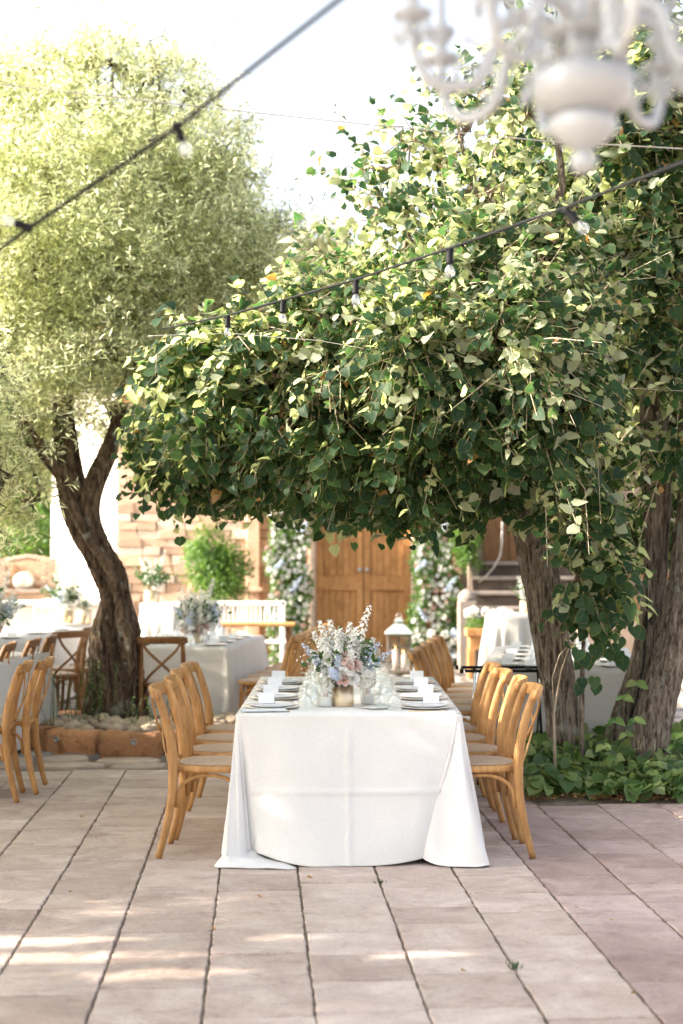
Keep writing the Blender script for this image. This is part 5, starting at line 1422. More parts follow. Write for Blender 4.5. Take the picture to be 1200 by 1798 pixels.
def knife_mb():
    q = MB(); q.tube([(0, -.11, .003), (0, 0, .0035)], .0045, 6, sq=(1, .5)); q.box((0, .055, .0035), (.016, .11, .0014), bev=.0005); return q
fork = proto_mesh('fork', fork_mb(), M['gold'], 'fork'); knife = proto_mesh('knife', knife_mb(), M['gold'], 'knife')

def setting(tab, u, v, face, who, glasses=True, cutlery=False, full=True, T=None):
    """who: phrase that places the setting; (u, v) on the table in its own axes; face = direction from the table centre to the guest"""
    cx, cy, rz, th = T
    def P(a, b, z): c, s = math.cos(rz), math.sin(rz); return (cx + a * c - b * s, cy + a * s + b * c, th + z)
    grp = tab
    if full: charger.put('wide white charger plate of %s' % who, P(u, v, .0015), rz, 'charger plates, ' + grp)
    z0 = .007 if full else .0015
    plate.put('white dinner plate stacked at %s' % who, P(u, v, z0), rz, 'dinner plates, ' + grp)
    if full: napkin.put('folded pale napkin across the plate of %s' % who, P(u, v, z0 + .007), rz + PI / 2 * 0 + rnd.uniform(-.08, .08), 'napkins, ' + grp)
    card.put('white tent card standing at %s' % who, P(u + (.03 * face if full else 0), v, z0 + (.022 if full else .006)), rz + rnd.uniform(-.1, .1), 'place cards, ' + grp)
    if cutlery:
        fork.put('gold fork beside the plate of %s' % who, P(u, v - face * .19, .002), rz - face * PI / 2, 'forks, ' + grp)
        knife.put('gold knife beside the plate of %s' % who, P(u, v + face * .19, .002), rz - face * PI / 2, 'knives, ' + grp)
    if glasses:
        for g_, (du, dv, nm) in zip((gobA, gobB, gobC), ((-.185, -.12, 'cut crystal goblet'), (-.225, -.02, 'tallest plain goblet'), (-.25, .10, 'short crystal goblet'))):
            g_.put('upside down %s at %s' % (nm, who), P(u + du * face + rnd.uniform(-.012, .012), v + dv + rnd.uniform(-.01, .01), .0025), rnd.uniform(0, 6), 'upside down goblets, ' + grp)
pos4 = ['front', 'second', 'third', 'farthest']
for i in range(4):
    for s, nm in ((-1, 'left'), (1, 'right')):
        setting('main table', s * .425, -.86 + .5 * i, s, '%s %s setting, main table' % (pos4[i], nm), cutlery=True, T=(MT.x, MT.y, 0, TH))
side_plate.put('small white side plate at the front edge right of the flowers', (.19, 7.86, TH + .0015), 0)
napkin.put('pale napkin lying beside the front left plate', (-.42, 7.70, TH + .0015), .15, 'napkins, main table')
def far_settings(tabname, T, hx, hy, n, sides, who):
    for i in range(n):
        for s, nm in sides:
            v = -hy + .3 + (2 * hy - .6) * i / max(1, n - 1)
            setting(tabname, s * (hx - .2), v, s, '%s %s setting, %s' % (['first', 'second', 'third', 'fourth', 'fifth'][i], nm, who), T=(T[0], T[1], T[2], .757), full=False)
far_settings('linen table', T2, T2[3], T2[4], 4, ((-1, 'left'), (1, 'right')), 'table right of olive')
far_settings('trunk table', T3, T3[3], T3[4], 5, ((-1, 'left'), (1, 'right')), 'table behind lime trunks')
far_settings('left table', T1, T1[3], T1[4], 4, ((1, 'right'),), 'far left table')

# hurricane candles
def hurricane():
    t = thing('hurricane_candle', 'x', 'candle')
    q = MB(); q.lathe([(.001, .001), (.045, .001), (.046, .004), (.046, .27), (.0445, .27), (.0445, .005), (.001, .005)], 32); obj('glass_cylinder', q, M['glass'], t, True)
    q = MB(); q.lathe([(.001, .006), (.036, .006), (.038, .012), (.038, .05), (.034, .056), (.001, .056)], 24); obj('holder', q, M['ceramic'], t, True)
    q = MB(); q.lathe([(.001, .055), (.0145, .055), (.0138, .165), (.011, .172), (.001, .170)], 18); obj('taper', q, M['wax'], t, True)
    q = MB(); q.tube([(0, 0, .168), (0, 0, .176)], .0012, 5); obj('wick', q, M['black'], t)
    q = MB(); q.lathe([(.0005, .173), (.004, .178), (.0048, .184), (.003, .192), (.0004, .203)], 10); obj('flame', q, M['flame'], t, True)
    return t
hur = Proto(hurricane())
for lab, px, Y in (('lit pink taper in a glass cylinder left of the gold vase', 572, 7.95), ('lit pink taper in a glass cylinder right of the gold vase', 646, 8.1), ('taper candle in the glass cylinder behind the flowers at left', 560, 8.7),
                   ('taper candle in the glass cylinder behind the flowers at right', 655, 8.75)):
    hur.put(lab, (at(px, 1200, Y).x, Y, TH + .001), 0, 'candles in glass cylinders')
for lab, a, b in (('candle cylinder on the grey linen table left of its flowers', .0, -.3), ('candle cylinder on the grey linen table right of its flowers', .12, .1)):
    c, s = math.cos(T2[2]), math.sin(T2[2]); hur.put(lab, (T2[0] + a * c - b * s, T2[1] + a * s + b * c, .758), 0, 'candles in glass cylinders')

# ================================================================== FLOWERS
def bloom_cloud(name, P, A, size, m, per=6, rs=None, parent=None, label=None):
    """five to eight petalled small blossoms at P opening along A"""
    P = np.asarray(P, float); A = np.asarray(A, float); n = len(P)
    A = A / np.linalg.norm(A, axis=1, keepdims=True)
    ref = rs.normal(size=(n, 3)); u = np.cross(A, ref); u /= np.linalg.norm(u, axis=1, keepdims=True); v = np.cross(A, u)
    ps = []; ax = []; nr = []; S = []
    size = np.full(n, size) if not hasattr(size, '__len__') else size
    for k in range(per):
        a = 2 * PI * k / per; d = u * math.cos(a) + v * math.sin(a)
        ps.append(P); ax.append(d + A * .45); nr.append(A - d * .45 + rs.normal(size=(n, 3)) * .12); S.append(size * rs.uniform(.85, 1.15, n))
    me = cloud_mesh(name, PET_V, OL_F, np.concatenate(ps), frames(np.concatenate(nr), np.concatenate(ax)), np.concatenate(S), m)
    o = link(name, me, parent); return o

def flower_spike(rs, base, d, L, r, m, parent, name='flower_spike', n=46, bs=.019):
    d = np.array(d, float); d /= np.linalg.norm(d); base = np.array(base, float); P = []; A = []; S = []
    for k in range(n):
        t = k / n; a = k * 2.4; ref = np.cross(d, [0.3, .1, 1]); ref /= np.linalg.norm(ref); w_ = np.cross(d, ref)
        o_ = ref * math.cos(a) + w_ * math.sin(a); rr_ = r * (1 - .75 * t ** 1.5)
        P.append(base + d * L * t + o_ * rr_ * rs.uniform(.6, 1)); A.append(o_ + d * (.2 + t)); S.append(bs * (1 - .55 * t))
    o = bloom_cloud(name, P, A, np.array(S), m, 5, rs, parent); return o

def rose_mesh(m, seed):
    rs = np.random.RandomState(seed); P = []; A = []; NN = []; S = []
    for ring_, (k, el, s) in enumerate(((5, .15, 1.0), (5, .55, .85), (4, 1.0, .65), (3, 1.35, .45))):
        for i in range(k):
            a = 2 * PI * i / k + ring_ * .7; d = np.array([math.cos(a), math.sin(a), 0])
            ax = d * math.cos(el) + np.array([0, 0, math.sin(el)]); nr = -d * math.sin(el) + np.array([0, 0, math.cos(el)])
            P.append(d * .12 * (1 - ring_ * .2)); A.append(ax); NN.append(nr); S.append(s)
    V = np.array([(0, 0, 0), (-.5, .35, .12), (-.34, .85, .16), (0, 1, .02), (.34, .85, .16), (.5, .35, .12)], float)
    return cloud_mesh('rose', V, [(0, 5, 4), (0, 4, 3), (0, 3, 2), (0, 2, 1)], np.array(P), frames(np.array(NN), np.array(A)), S, m)

def arrangement(label, loc, sc_, seed, vase=(.052, .105), lavish=1.0, group=None, simple=False, blue=True):
    rs = np.random.RandomState(seed); t = thing('flower_vase', label, 'flowers', loc, 0, group)
    r, h = vase; q = MB(); q.lathe([(.001, 0), (r, 0), (r * 1.02, .004), (r * 1.02, h), (r * .95, h), (r * .93, .01), (.001, .008)], 32); obj('vase', q, M['gold'], t, True)
    top = np.array([0, 0, h])
    # stems
    q = MB(); 
    leafP = []; leafO = []
    for i in range(int(34 * lavish)):
        d = rs.normal(size=3) * [.62, .5, .3]; d[2] = abs(d[2]) + .65; d /= np.linalg.norm(d); L = sc_ * rs.uniform(.12, .30)
        q.tube([top * .4 + rs.normal(size=3) * [.01, .01, 0], top + d * L * .4, top + d * L], [.0016, .0014, .0009], 4, cap=False)
        for k in range(9):
            leafP.append(top + d * L * rs.uniform(.35, 1.05) + rs.normal(size=3) * .012 * sc_); leafO.append(d + rs.normal(size=3) * .8)
    tag(obj('stems', q, M['green_leaf'], t), kind='stuff')
    leafP = np.array(leafP); leafO = np.array(leafO)
    o = link('leaves', cloud_mesh('bouquet_leaves', BUSH_V, OL_F, leafP, frames(rs.normal(size=leafP.shape) + [0, -.5, .8], leafO), rs.uniform(.03, .055, len(leafP)) * sc_, M['green_leaf']), t); o['kind'] = 'stuff'
    # low white mass (hydrangea heads)
    for i in range(int((4 if simple else 12) * lavish)):
        a = rs.uniform(0, 6.28); rr_ = rs.uniform(.3, 1) * .10 * sc_; c = top + np.array([math.cos(a) * rr_ * 1.2, math.sin(a) * rr_, .02 + rs.uniform(-.015, .11) * sc_])
        d = rs.normal(size=(42, 3)); d /= np.linalg.norm(d, axis=1, keepdims=True); R_ = .038 * sc_
        bloom_cloud('flower_head', c + d * R_, d, .016 * sc_, M['petal_white'] if rs.random() < .92 else M['petal_pink'], 4, rs, t)
    # white spikes
    W_ = [(-.36, .0, 1, .31), (-.20, .1, 1, .30), (-.04, 0, 1, .25), (.12, .1, 1, .28), (.34, 0, 1, .40), (-.55, .1, 1, .27), (.6, .1, .9, .24), (-.45, -.25, 1, .22), (.42, -.25, 1, .22), (.22, -.2, 1, .26), (-.1, -.2, 1, .24), (-.1, -.5, .9, .2), (.2, -.5, .8, .17), (-.35, -.4, .8, .18)]
    if simple: W_ = W_[:5]
    for k, (x, y_, z_, L) in enumerate(W_):
        d = np.array([x, y_, z_]); d /= np.linalg.norm(d); flower_spike(rs, top + d * .07 * sc_, d, L * sc_ * .8, .027 * sc_, M['petal_white'], t, n=54 if not simple else 30, bs=.022 * sc_)
    if blue:
        for x, y_, z_, L, b0 in ((-.72, -.1, .75, .12, .15), (.85, -.1, .62, .14, .14), (.8, 0, .95, .10, .16), (-.22, -.55, .35, .08, .10), (-.12, -.5, .7, .07, .12)):
            d = np.array([x, y_, z_]); d /= np.linalg.norm(d); flower_spike(rs, top + d * b0 * sc_, d, L * sc_, .018 * sc_, M['petal_blue'], t, 'blue_spike', 26, .016 * sc_)
    # open lilies / roses low in front
    for i in range(0 if simple else 9):
        a = rs.uniform(-2.7, -.4); me = rose_mesh(M['petal_white' if i % 8 else 'petal_pink'], i); o = link('bloom', me, t); c = top + np.array([math.cos(a) * .09, math.sin(a) * .075, rs.uniform(.0, .12)]) * sc_
        o.location = c; o.scale = (.034 * sc_,) * 3; o.rotation_euler = Vector((math.cos(a), math.sin(a), rs.uniform(.2, .8))).to_track_quat('Z', 'Y').to_euler()
    # airy gypsophila sprays
    P = []
    for i in range(90 if not simple else 20):
        d = rs.normal(size=3) * [.75, .5, .25]; d[2] = abs(d[2]) + .5; d /= np.linalg.norm(d); P.append(top + d * rs.uniform(.18, .27) * sc_)
    bloom_cloud('filler_blossom', P, np.array(P) - top, .007 * sc_, M['petal_white'], 5, rs, t)['kind'] = 'stuff'
    return t
arrangement('tall white and pale blue bouquet in a brushed gold vase on the main table', (at(602, 1200, 7.98).x, 7.98, TH + .001), 1.22, 1, (.060, .114))
arrangement('white and blue bouquet on the grey linen table right of the olive', (at(345, 1110, 13.75).x, 13.75, .758), 1.35, 2, (.07, .12), group='table bouquets')
arrangement('gold pot of white blooms on the round table before the sandstone wall', (at(267, 1060, 16.4).x, 16.4, 1.052), 1.25, 3, (.085, .15), simple=True, blue=False, group='gold pots of white flowers')
arrangement('gold pot of white blooms on the round table before the stone steps', (at(925, 1078, 14.7).x, 14.7, 1.002), .85, 4, (.07, .13), simple=True, blue=False, group='gold pots of white flowers', lavish=.8)
arrangement('gold pot of pale blooms on the round table by the white wall', (at(116, 1090, 17.2).x, 17.2, .782), 1.3, 5, (.085, .2), simple=True, group='gold pots of white flowers')
arrangement('small gold pot with few flowers right beside the larger one at far left', (at(148, 1090, 17.1).x, 17.1, .782), .7, 6, (.085, .17), simple=True, blue=False, group='gold pots of white flowers', lavish=.6)
arrangement('pale bouquet on the left table cut by the left edge', (-3.45, 13.95, .758), 1.6, 7, (.07, .12), group='table bouquets')
arrangement('bouquet on the table behind the lime trunks', (T3[0] + .05, T3[1] + .3, .758), 1.2, 9, (.07, .12), group='table bouquets')

# flower columns at the door
roseW = [rose_mesh(M['petal_white'], i) for i in range(3)] + [rose_mesh(M['petal_pink'], 9)]
def flower_column(label, x, y_, hw, h, seed, n=170, wide=0, lean=0):
    rs = np.random.RandomState(seed); t = thing('flower_column', label, 'flowers', (x, y_, 0), 0, 'rose covered columns framing the door')
    q = MB(); q.box((0, .05, h / 2), (hw * 1.5, .16, h), bev=.02); obj('foam_core', q, M['wood_dark'], t)
    k = int(3600 * h / 2.4); P = np.stack([rs.uniform(-hw, hw, k) * 1.06, rs.uniform(-.20, .0, k), rs.uniform(0, h, k)], 1)
    P[:, 0] += .05 * np.sin(P[:, 2] * 7) + wide * (1 - P[:, 2] / h) ** 2 * np.sign(P[:, 0]) * .5
    nr = np.tile([0, -1, .4], (k, 1)) + rs.normal(size=(k, 3)) * .6; ax = rs.normal(size=(k, 3)) + [0, 0, -.3]
    link('greenery', cloud_mesh('column_leaves', BUSH_V, OL_F, P, frames(nr, ax), rs.uniform(.05, .10, k), M['bush_leaf']), t)['kind'] = 'stuff'
    pts = []
    for i in range(n * 12):
        p = np.array([rs.uniform(-hw, hw), rs.uniform(.05, h - .05)])
        if all((p[0] - a[0]) ** 2 + (p[1] - a[1]) ** 2 > .074 ** 2 for a in pts): pts.append(p)
        if len(pts) >= n: break
    for i, p in enumerate(pts):
        o = link('rose', roseW[3 if rs.random() < .12 else rs.randint(3)], t); s = rs.uniform(.036, .052)
        o.location = (p[0] + .05 * math.sin(p[1] * 7), -.17 + rs.uniform(-.02, .02), p[1]); o.scale = (s, s, s); o.rotation_euler = Vector((rs.normal() * .35, -1, .25 + rs.normal() * .2)).to_track_quat('Z', 'Y').to_euler()
    for i in range(6):
        z = (i + .5) / 6 * h; s = -1 if i % 2 else 1; flower_spike(rs, (s * hw * rs.uniform(.1, .8), -.19, z), (s * .6, -.3, .9 if i % 3 else -.5), .26, .035, M['petal_blue'], t, 'blue_spike', 26, .03)
    if wide:
        for i in range(13):
            a = rs.uniform(-1, 1); z = abs(rs.normal()) * .3 + .1; d = rs.normal(size=(34, 3)); d /= np.linalg.norm(d, axis=1, keepdims=True)
            bloom_cloud('flower_head', np.array([a * (hw + .22 * (1 - min(1, z))), -.26, z]) + d * .05, d, .026, M['petal_white'] if i % 5 else M['petal_blue'], 4, rs, t)
        for i in range(12):
            z = rs.uniform(1.0, h); d = rs.normal(size=(20, 3)); d /= np.linalg.norm(d, axis=1, keepdims=True)
            bloom_cloud('flower_head', np.array([hw + rs.uniform(.02, .28), -.1, z]) + d * .036, d, .02, M['petal_white'], 4, rs, t)
    return t
flower_column('column of white roses and blue delphinium left of the wooden door', at(508, 1000, 21.2).x, 21.2, .29, 2.6, 1, 240)
flower_column('wider column of white roses and hydrangea right of the wooden door', at(762, 1000, 21.2).x, 21.2, .27, 2.6, 2, 220, wide=.3)

# lantern before the door
M['aged'] = noisy('aged_dark_wood', (.085, .07, .055), (.17, .14, .11), 8, .8, 30, .002, (1, 1, 5))
def lantern(label, x, y_, z0=0):
    t = thing('lantern', label, 'lantern', (x, y_, z0)); w_ = .15
    q = MB(); q.box((0, 0, .02), (.34, .34, .04), bev=.006); obj('base', q, M['aged'], t)
    for sx in (-1, 1):
        for sy in (-1, 1):
            q = MB(); q.box((sx * w_, sy * w_, .28), (.022, .022, .48), bev=.003); obj('corner_post', q, M['aged'], t)
    for k, (dx, dy) in enumerate(((0, -1), (1, 0), (0, 1), (-1, 0))):
        q = MB(); sz = (.28, .004, .47) if dy else (.004, .28, .47); q.box((dx * w_, dy * w_, .28), sz); obj('pane', q, M['glass'], t)
        q = MB(); q.box((dx * (w_ + .006), dy * (w_ + .006), .28), (.012 if dy else .008, .008 if dy else .012, .47)); q.box((dx * (w_ + .006), dy * (w_ + .006), .36), (.28 if dy else .0075, .0075 if dy else .28, .012)); obj('glazing_bar', q, M['aged'], t)
    q = MB(); q.box((0, 0, .525), (.36, .36, .03), bev=.005); obj('top_frame', q, M['aged'], t)
    q = MB(); q.lathe([(.27, .53), (.275, .54), (.10, .66), (.075, .665), (.07, .70), (.09, .705), (.03, .75), (.001, .752)], 4, (0, 0, 0), Matrix.Rotation(PI / 4, 4, 'Z')); obj('roof', q, M['zinc'], t)
    q = MB(); q.tube([(.035 * math.cos(a), 0, .775 + .035 * math.sin(a)) for a in [2 * PI * i / 16 for i in range(17)]], .005, 6); obj('ring', q, M['steel'], t, True)
    for i, (dx, hh) in enumerate(((-.05, .28), (.06, .22))):
        q = MB(); q.lathe([(.001, .04), (.035, .04), (.035, .04 + hh), (.001, .035 + hh)], 16, (dx, 0, 0)); c = obj('candle', q, M['wax'], t, True)
        q = MB(); q.lathe([(.0005, 0), (.008, .012), (.001, .04)], 8, (dx, 0, .045 + hh)); obj('flame', q, M['flame'], c, True)
lantern('tall wooden lantern with a pale metal roof standing before the door', at(701, 1100, 19.4).x, 19.4)

# wooden planter with white flowers by the steps
pl = thing('flower_planter', 'orange wooden planter box on legs filled with white flowers by the steps', 'planter', (at(843, 1100, 18.6).x, 18.6, 0))
q = MB(); q.box((.12, 0, .60), (.62, .34, .1), bev=.01); obj('box', q, M['door_wood'], pl)
q = MB(); q.box((.12, 0, .46), (.54, .28, .18), bev=.008); obj('apron', q, M['door_wood'], pl)
for sx in (-.12, .36):
    for sy in (-.11, .11): q = MB(); q.box((sx, sy, .19), (.085, .07, .38), bev=.006); obj('leg', q, M['door_wood'], pl)
rs = np.random.RandomState(5); k = 700; P = np.stack([rs.uniform(-.17, .42, k), rs.uniform(-.15, .15, k), .64 + rs.random(k) * .14], 1)
link('greenery', cloud_mesh('planter_leaves', BUSH_V, OL_F, P, frames(rs.normal(size=P.shape) + [0, -.4, 1], rs.normal(size=P.shape)), rs.uniform(.03, .06, k), M['bush_leaf']), pl)['kind'] = 'stuff'
for i in range(13):
    c = np.array([rs.uniform(-.15, .4), rs.uniform(-.14, .1), .80 + rs.random() * .08]); d = rs.normal(size=(26, 3)); d /= np.linalg.norm(d, axis=1, keepdims=True)
    bloom_cloud('flower_head', c + d * .05, d, .028, M['petal_white'], 4, rs, pl)

# white slatted bench and timber bench by the wall
bn = thing('white_bench', 'long white slatted bench before the sandstone wall', 'bench', (at(432, 1080, 18.6).x, 18.6, 0))
q = MB(); q.box((0, .22, .965), (1.05, .05, .06), bev=.01); q.box((0, .22, .70), (1.05, .05, .05), bev=.01); obj('back_rail', q, M['white_paint'], bn)
for i in range(17): q = MB(); q.box((-.48 + i * .06, .22, .83), (.03, .02, .22), bev=.004); obj('back_slat', q, M['white_paint'], bn)
for i in range(4): q = MB(); q.box((0, -.16 + i * .11, .47), (1.06, .095, .025), bev=.004); obj('seat_slat', q, M['white_paint'], bn)
for sx in (-.48, .48):
    q = MB(); q.box((sx, .22, .5), (.05, .05, 1.0), bev=.006); obj('rear_leg', q, M['white_paint'], bn)
    q = MB(); q.box((sx, -.18, .33), (.05, .05, .66), bev=.006); q.box((sx, .02, .67), (.06, .44, .03), bev=.006); obj('arm', q, M['white_paint'], bn)
bn = thing('timber_table', 'plain timber trestle table in front of the white bench', 'table', (at(448, 1090, 17.7).x, 17.7, 0))
for i in range(4): q = MB(); q.box((0, -.2 + i * .13, .745), (1.0, .12, .035), bev=.005); obj('plank', q, M['wood'], bn)
for sx in (-.42, .42):
    q = MB(); q.box((sx, -.17, .365), (.06, .06, .73), bev=.006); q.box((sx, .17, .365), (.06, .06, .73), bev=.006); q.box((sx, 0, .2), (.04, .3, .06), bev=.005); obj('trestle', q, M['wood_dark'], bn)

# white wire garden chair far left
wc = thing('wire_chair', 'white wire garden chair beside the gold pots at far left', 'chair', (at(84, 1080, 18.2).x, 18.2, 0))
q = MB()
for i in range(8):
    x = -.2 + i * .057; q.tube([(x, .2, .45), (x * 1.05, .24, .7), (x * .95, .26, .98)], .006, 5)
for z in (.55, .68, .81, .93): q.tube([(-.21, .22, z), (0, .27, z), (.21, .22, z)], .006, 5)
tag(obj('wire_back', q, M['white_paint'], wc, True), kind='stuff')
q = MB(); q.tube([(-.21, .22, 0), (-.22, .2, .45), (-.21, .25, 1.0), (0, .28, 1.04), (.21, .25, 1.0), (.22, .2, .45), (.21, .22, 0)], .013, 7); obj('back_frame', q, M['white_paint'], wc, True)
q = MB(); q.box((0, 0, .45), (.44, .42, .03), bev=.012); obj('seat', q, M['white_paint'], wc)
for sx in (-.2, .2): q = MB(); q.tube([(sx, -.18, .45), (sx * 1.05, -.2, 0)], .012, 7); obj('leg', q, M['white_paint'], wc, True)

# folding tray stand: chrome cross legs, black bars and straps
ts = thing('tray_stand', 'folding tray stand with chrome crossed legs and black straps before the left lime trunk', 'stand', (at(885, 1200, 10.15).x, 10.15, 0))
hz_ = .79
for sy in (-.16, .16): q = MB(); q.tube([(-.29, sy, hz_), (.30, sy, hz_)], .011, 8); obj('top_bar', q, M['black'], ts, True)
for sx in (-.22, .24):
    q = MB(); q.tube([(sx, -.16, hz_), (sx + .005, .2, .0)], .0095, 8); obj('leg', q, M['chrome'], ts, True)
    q = MB(); q.tube([(sx + .022, .16, hz_), (sx + .017, -.2, .0)], .0095, 8); obj('leg', q, M['black'], ts, True)
q = MB(); q.tube([(-.22, .19, .03), (.24, .19, .03)], .009, 8); q.tube([(-.2, -.19, .03), (.26, -.19, .03)], .009, 8); obj('foot_bar', q, M['chrome'], ts, True)
for x in (-.13, .03, .19):
    q = MB(); n = 8; q.add([(x + dx, -.17 + .34 * i / n, hz_ + .012 - .03 * math.sin(PI * i / n) + dz) for i in range(n + 1) for dx in (-.022, .022) for dz in (0, -.003)],
        [(i * 4, i * 4 + 2, i * 4 + 6, i * 4 + 4) for i in range(n)] + [(i * 4 + 1, i * 4 + 5, i * 4 + 7, i * 4 + 3) for i in range(n)] + [(i * 4, i * 4 + 4, i * 4 + 5, i * 4 + 1) for i in range(n)] + [(i * 4 + 2, i * 4 + 3, i * 4 + 7, i * 4 + 6) for i in range(n)]); obj('strap', q, M['black'], ts)
q = MB(); q.tube([(-.30, -.16, hz_), (-.325, -.16, hz_)], .016, 10); q.tube([(-.31, .16, hz_), (-.33, .16, hz_)], .016, 10); obj('end_cap', q, M['black'], ts, True)

# ================================================================== STRING LIGHTS, WIRES
def cable(name, label, pts, r, m, sag=.0, group=None):
    P = []
    for i in range(len(pts) - 1):
        for k in range(12):
            t = k / 12; P.append(Vector(pts[i]).lerp(Vector(pts[i + 1]), t))
    P.append(Vector(pts[-1])); a, b = P[0].copy(), P[-1].copy(); L = (b - a).length
    n = len(P); P = [p + Vector((0, 0, -sag * 4 * (i / (n - 1)) * (1 - i / (n - 1)))) for i, p in enumerate(P)]
    q = MB(); q.tube(P, r, 8); o = obj(name, q, m, smooth=True); tag(o, label, 'cable', group); return P
def bulb_fixture():
    t = thing('festoon_bulb', 'x', 'lamp')
    q = MB(); q.lathe([(.001, .012), (.012, .012), (.013, .004), (.0145, -.004), (.015, -.040), (.0165, -.046), (.0165, -.052), (.001, -.052)], 18); q.box((0, 0, .004), (.034, .016, .016), bev=.004); obj('socket', q, M['black'], t, True)
    q = MB(); q.lathe([(.001, -.052), (.010, -.053), (.0115, -.060), (.019, -.073), (.0215, -.084), (.019, -.096), (.010, -.105), (.001, -.107)], 22); g_ = obj('bulb', q, M['bulb_glass'], t, True)
    q = MB(); q.tube([(-.004, 0, -.055), (-.007, 0, -.08), (0, .002, -.088), (.007, 0, -.08), (.004, 0, -.055)], .0008, 4); obj('filament', q, M['steel'], g_, True)
    return t
bf = Proto(bulb_fixture())
rpts = [(1330, 250, 3.95), (1200, 285, 4.4), (995, 364, 4.97), (790, 436, 5.7), (625, 491, 6.46), (497, 527, 7.2), (400, 554, 7.9), (285, 578, 9.0)]
cable('festoon_cable', 'thick black festoon cable with bulbs rising across the lime crown to the right', [at(*p) for p in rpts], .0066, M['black'])
q = MB(); P = [Vector(at(p[0], p[1] - 2, p[2])) + Vector((0, .012, .006)) for p in rpts]; q.tube([p for p in P], .003, 6)
labs = ['bulb nearest the viewer on the right festoon cable, close to the chandelier', 'second bulb on the right festoon cable, in front of the lime crown', 'third bulb on the right festoon cable', 'fourth bulb on the right festoon cable, over pale leaves', 'smallest bulb at the left end of the right festoon cable']
for lab, p, rz in zip(labs, rpts[2:7], (0, .3, .2, .1, .4)):
    o = bf.put(lab, at(p[0], p[1] + 2, p[2]) - Vector((0, 0, .008)), rz, 'clear bulbs on the festoon cables')
    if p is rpts[2]: o.rotation_euler = (.0, -.75, 0)
lp = [(-60, 482, 4.35), (45, 405, 4.0), (312, 223, 3.3), (470, 98, 2.92), (595, 0, 2.68), (760, -130, 2.4)]
cable('festoon_cable', 'out of focus festoon cable crossing the sky at upper left', [at(*p) for p in lp], .0060, M['black'])
o = bf.put('clear bulb tilted along the upper left cable near the frame edge', at(52, 400, 4.0), 0, 'clear bulbs on the festoon cables'); o.rotation_euler = (0, 1.9, 0); o.scale = (.78,) * 3
o = bf.put('dark bulb hanging from the middle of the upper left cable', at(311, 222, 3.3), 0, 'clear bulbs on the festoon cables'); o.rotation_euler = (0, -.35, 0); o.scale = (.72,) * 3
cable('thin_wire', 'thin pale wire stretched across the sky above the olive tree', [at(-120, 134, 6.0), at(0, 148, 6.0), at(440, 197, 6.05), at(640, 218, 6.1), at(960, 248, 6.2), at(1320, 268, 6.3)], .0028, M['steel'])
cable('thin_wire', 'faint lower wire among the lime leaves at centre left', [at(260, 590, 8.7), at(400, 585, 8.6), at(560, 598, 8.5), at(640, 612, 8.45)], .0022, M['steel'])

# ================================================================== CHANDELIER
CH = Vector(at(1024, 162, 2.45)); ch = thing('chandelier', 'ornate white chandelier with curled arms and hanging drops at upper right', 'chandelier', CH)
S = 2.45 / FP                                   # metres per photo pixel at the chandelier
def ch_(r, z): return (r * S, z * S)           # r, z in photo pixels relative to the bowl centre
M['chw'] = noisy('white_lacquer', (.34, .35, .37), (.40, .41, .43), 6, .3, None, spec=.5)
q = MB(); q.lathe([(.001, -42 * S), ch_(40, -42), ch_(66, -34), ch_(86, -14), ch_(92, 6), ch_(86, 26), ch_(66, 40), ch_(34, 48), ch_(22, 70), ch_(30, 82), ch_(24, 96), (.001, 97 * S)], 36); obj('bowl', q, M['chw'], ch, True)
q = MB(); q.lathe([(.001, -108 * S), ch_(18, -104), ch_(36, -92), ch_(54, -76), ch_(62, -60), ch_(54, -46), ch_(30, -38)], 30); obj('lower_bell', q, M['chw'], ch, True)
q = MB(); q.lathe([(.001, -146 * S), ch_(14, -143), ch_(23, -132), ch_(25, -122), ch_(18, -111), ch_(10, -104)], 24); obj('finial', q, M['chw'], ch, True)
q = MB(); q.lathe([ch_(12, 90), ch_(13, 120), ch_(22, 140), ch_(23, 152), ch_(12, 170), ch_(10, 200), ch_(18, 222), ch_(26, 240), ch_(12, 258), ch_(12, 300), ch_(20, 320), ch_(28, 340), ch_(10, 360), ch_(6, 400)], 24); obj('column', q, M['chw'], ch, True)
q = MB(); q.lathe([ch_(20, 92), ch_(58, 100), ch_(66, 108), ch_(58, 114), ch_(20, 110)], 30); obj('arm_plate', q, M['chw'], ch, True)
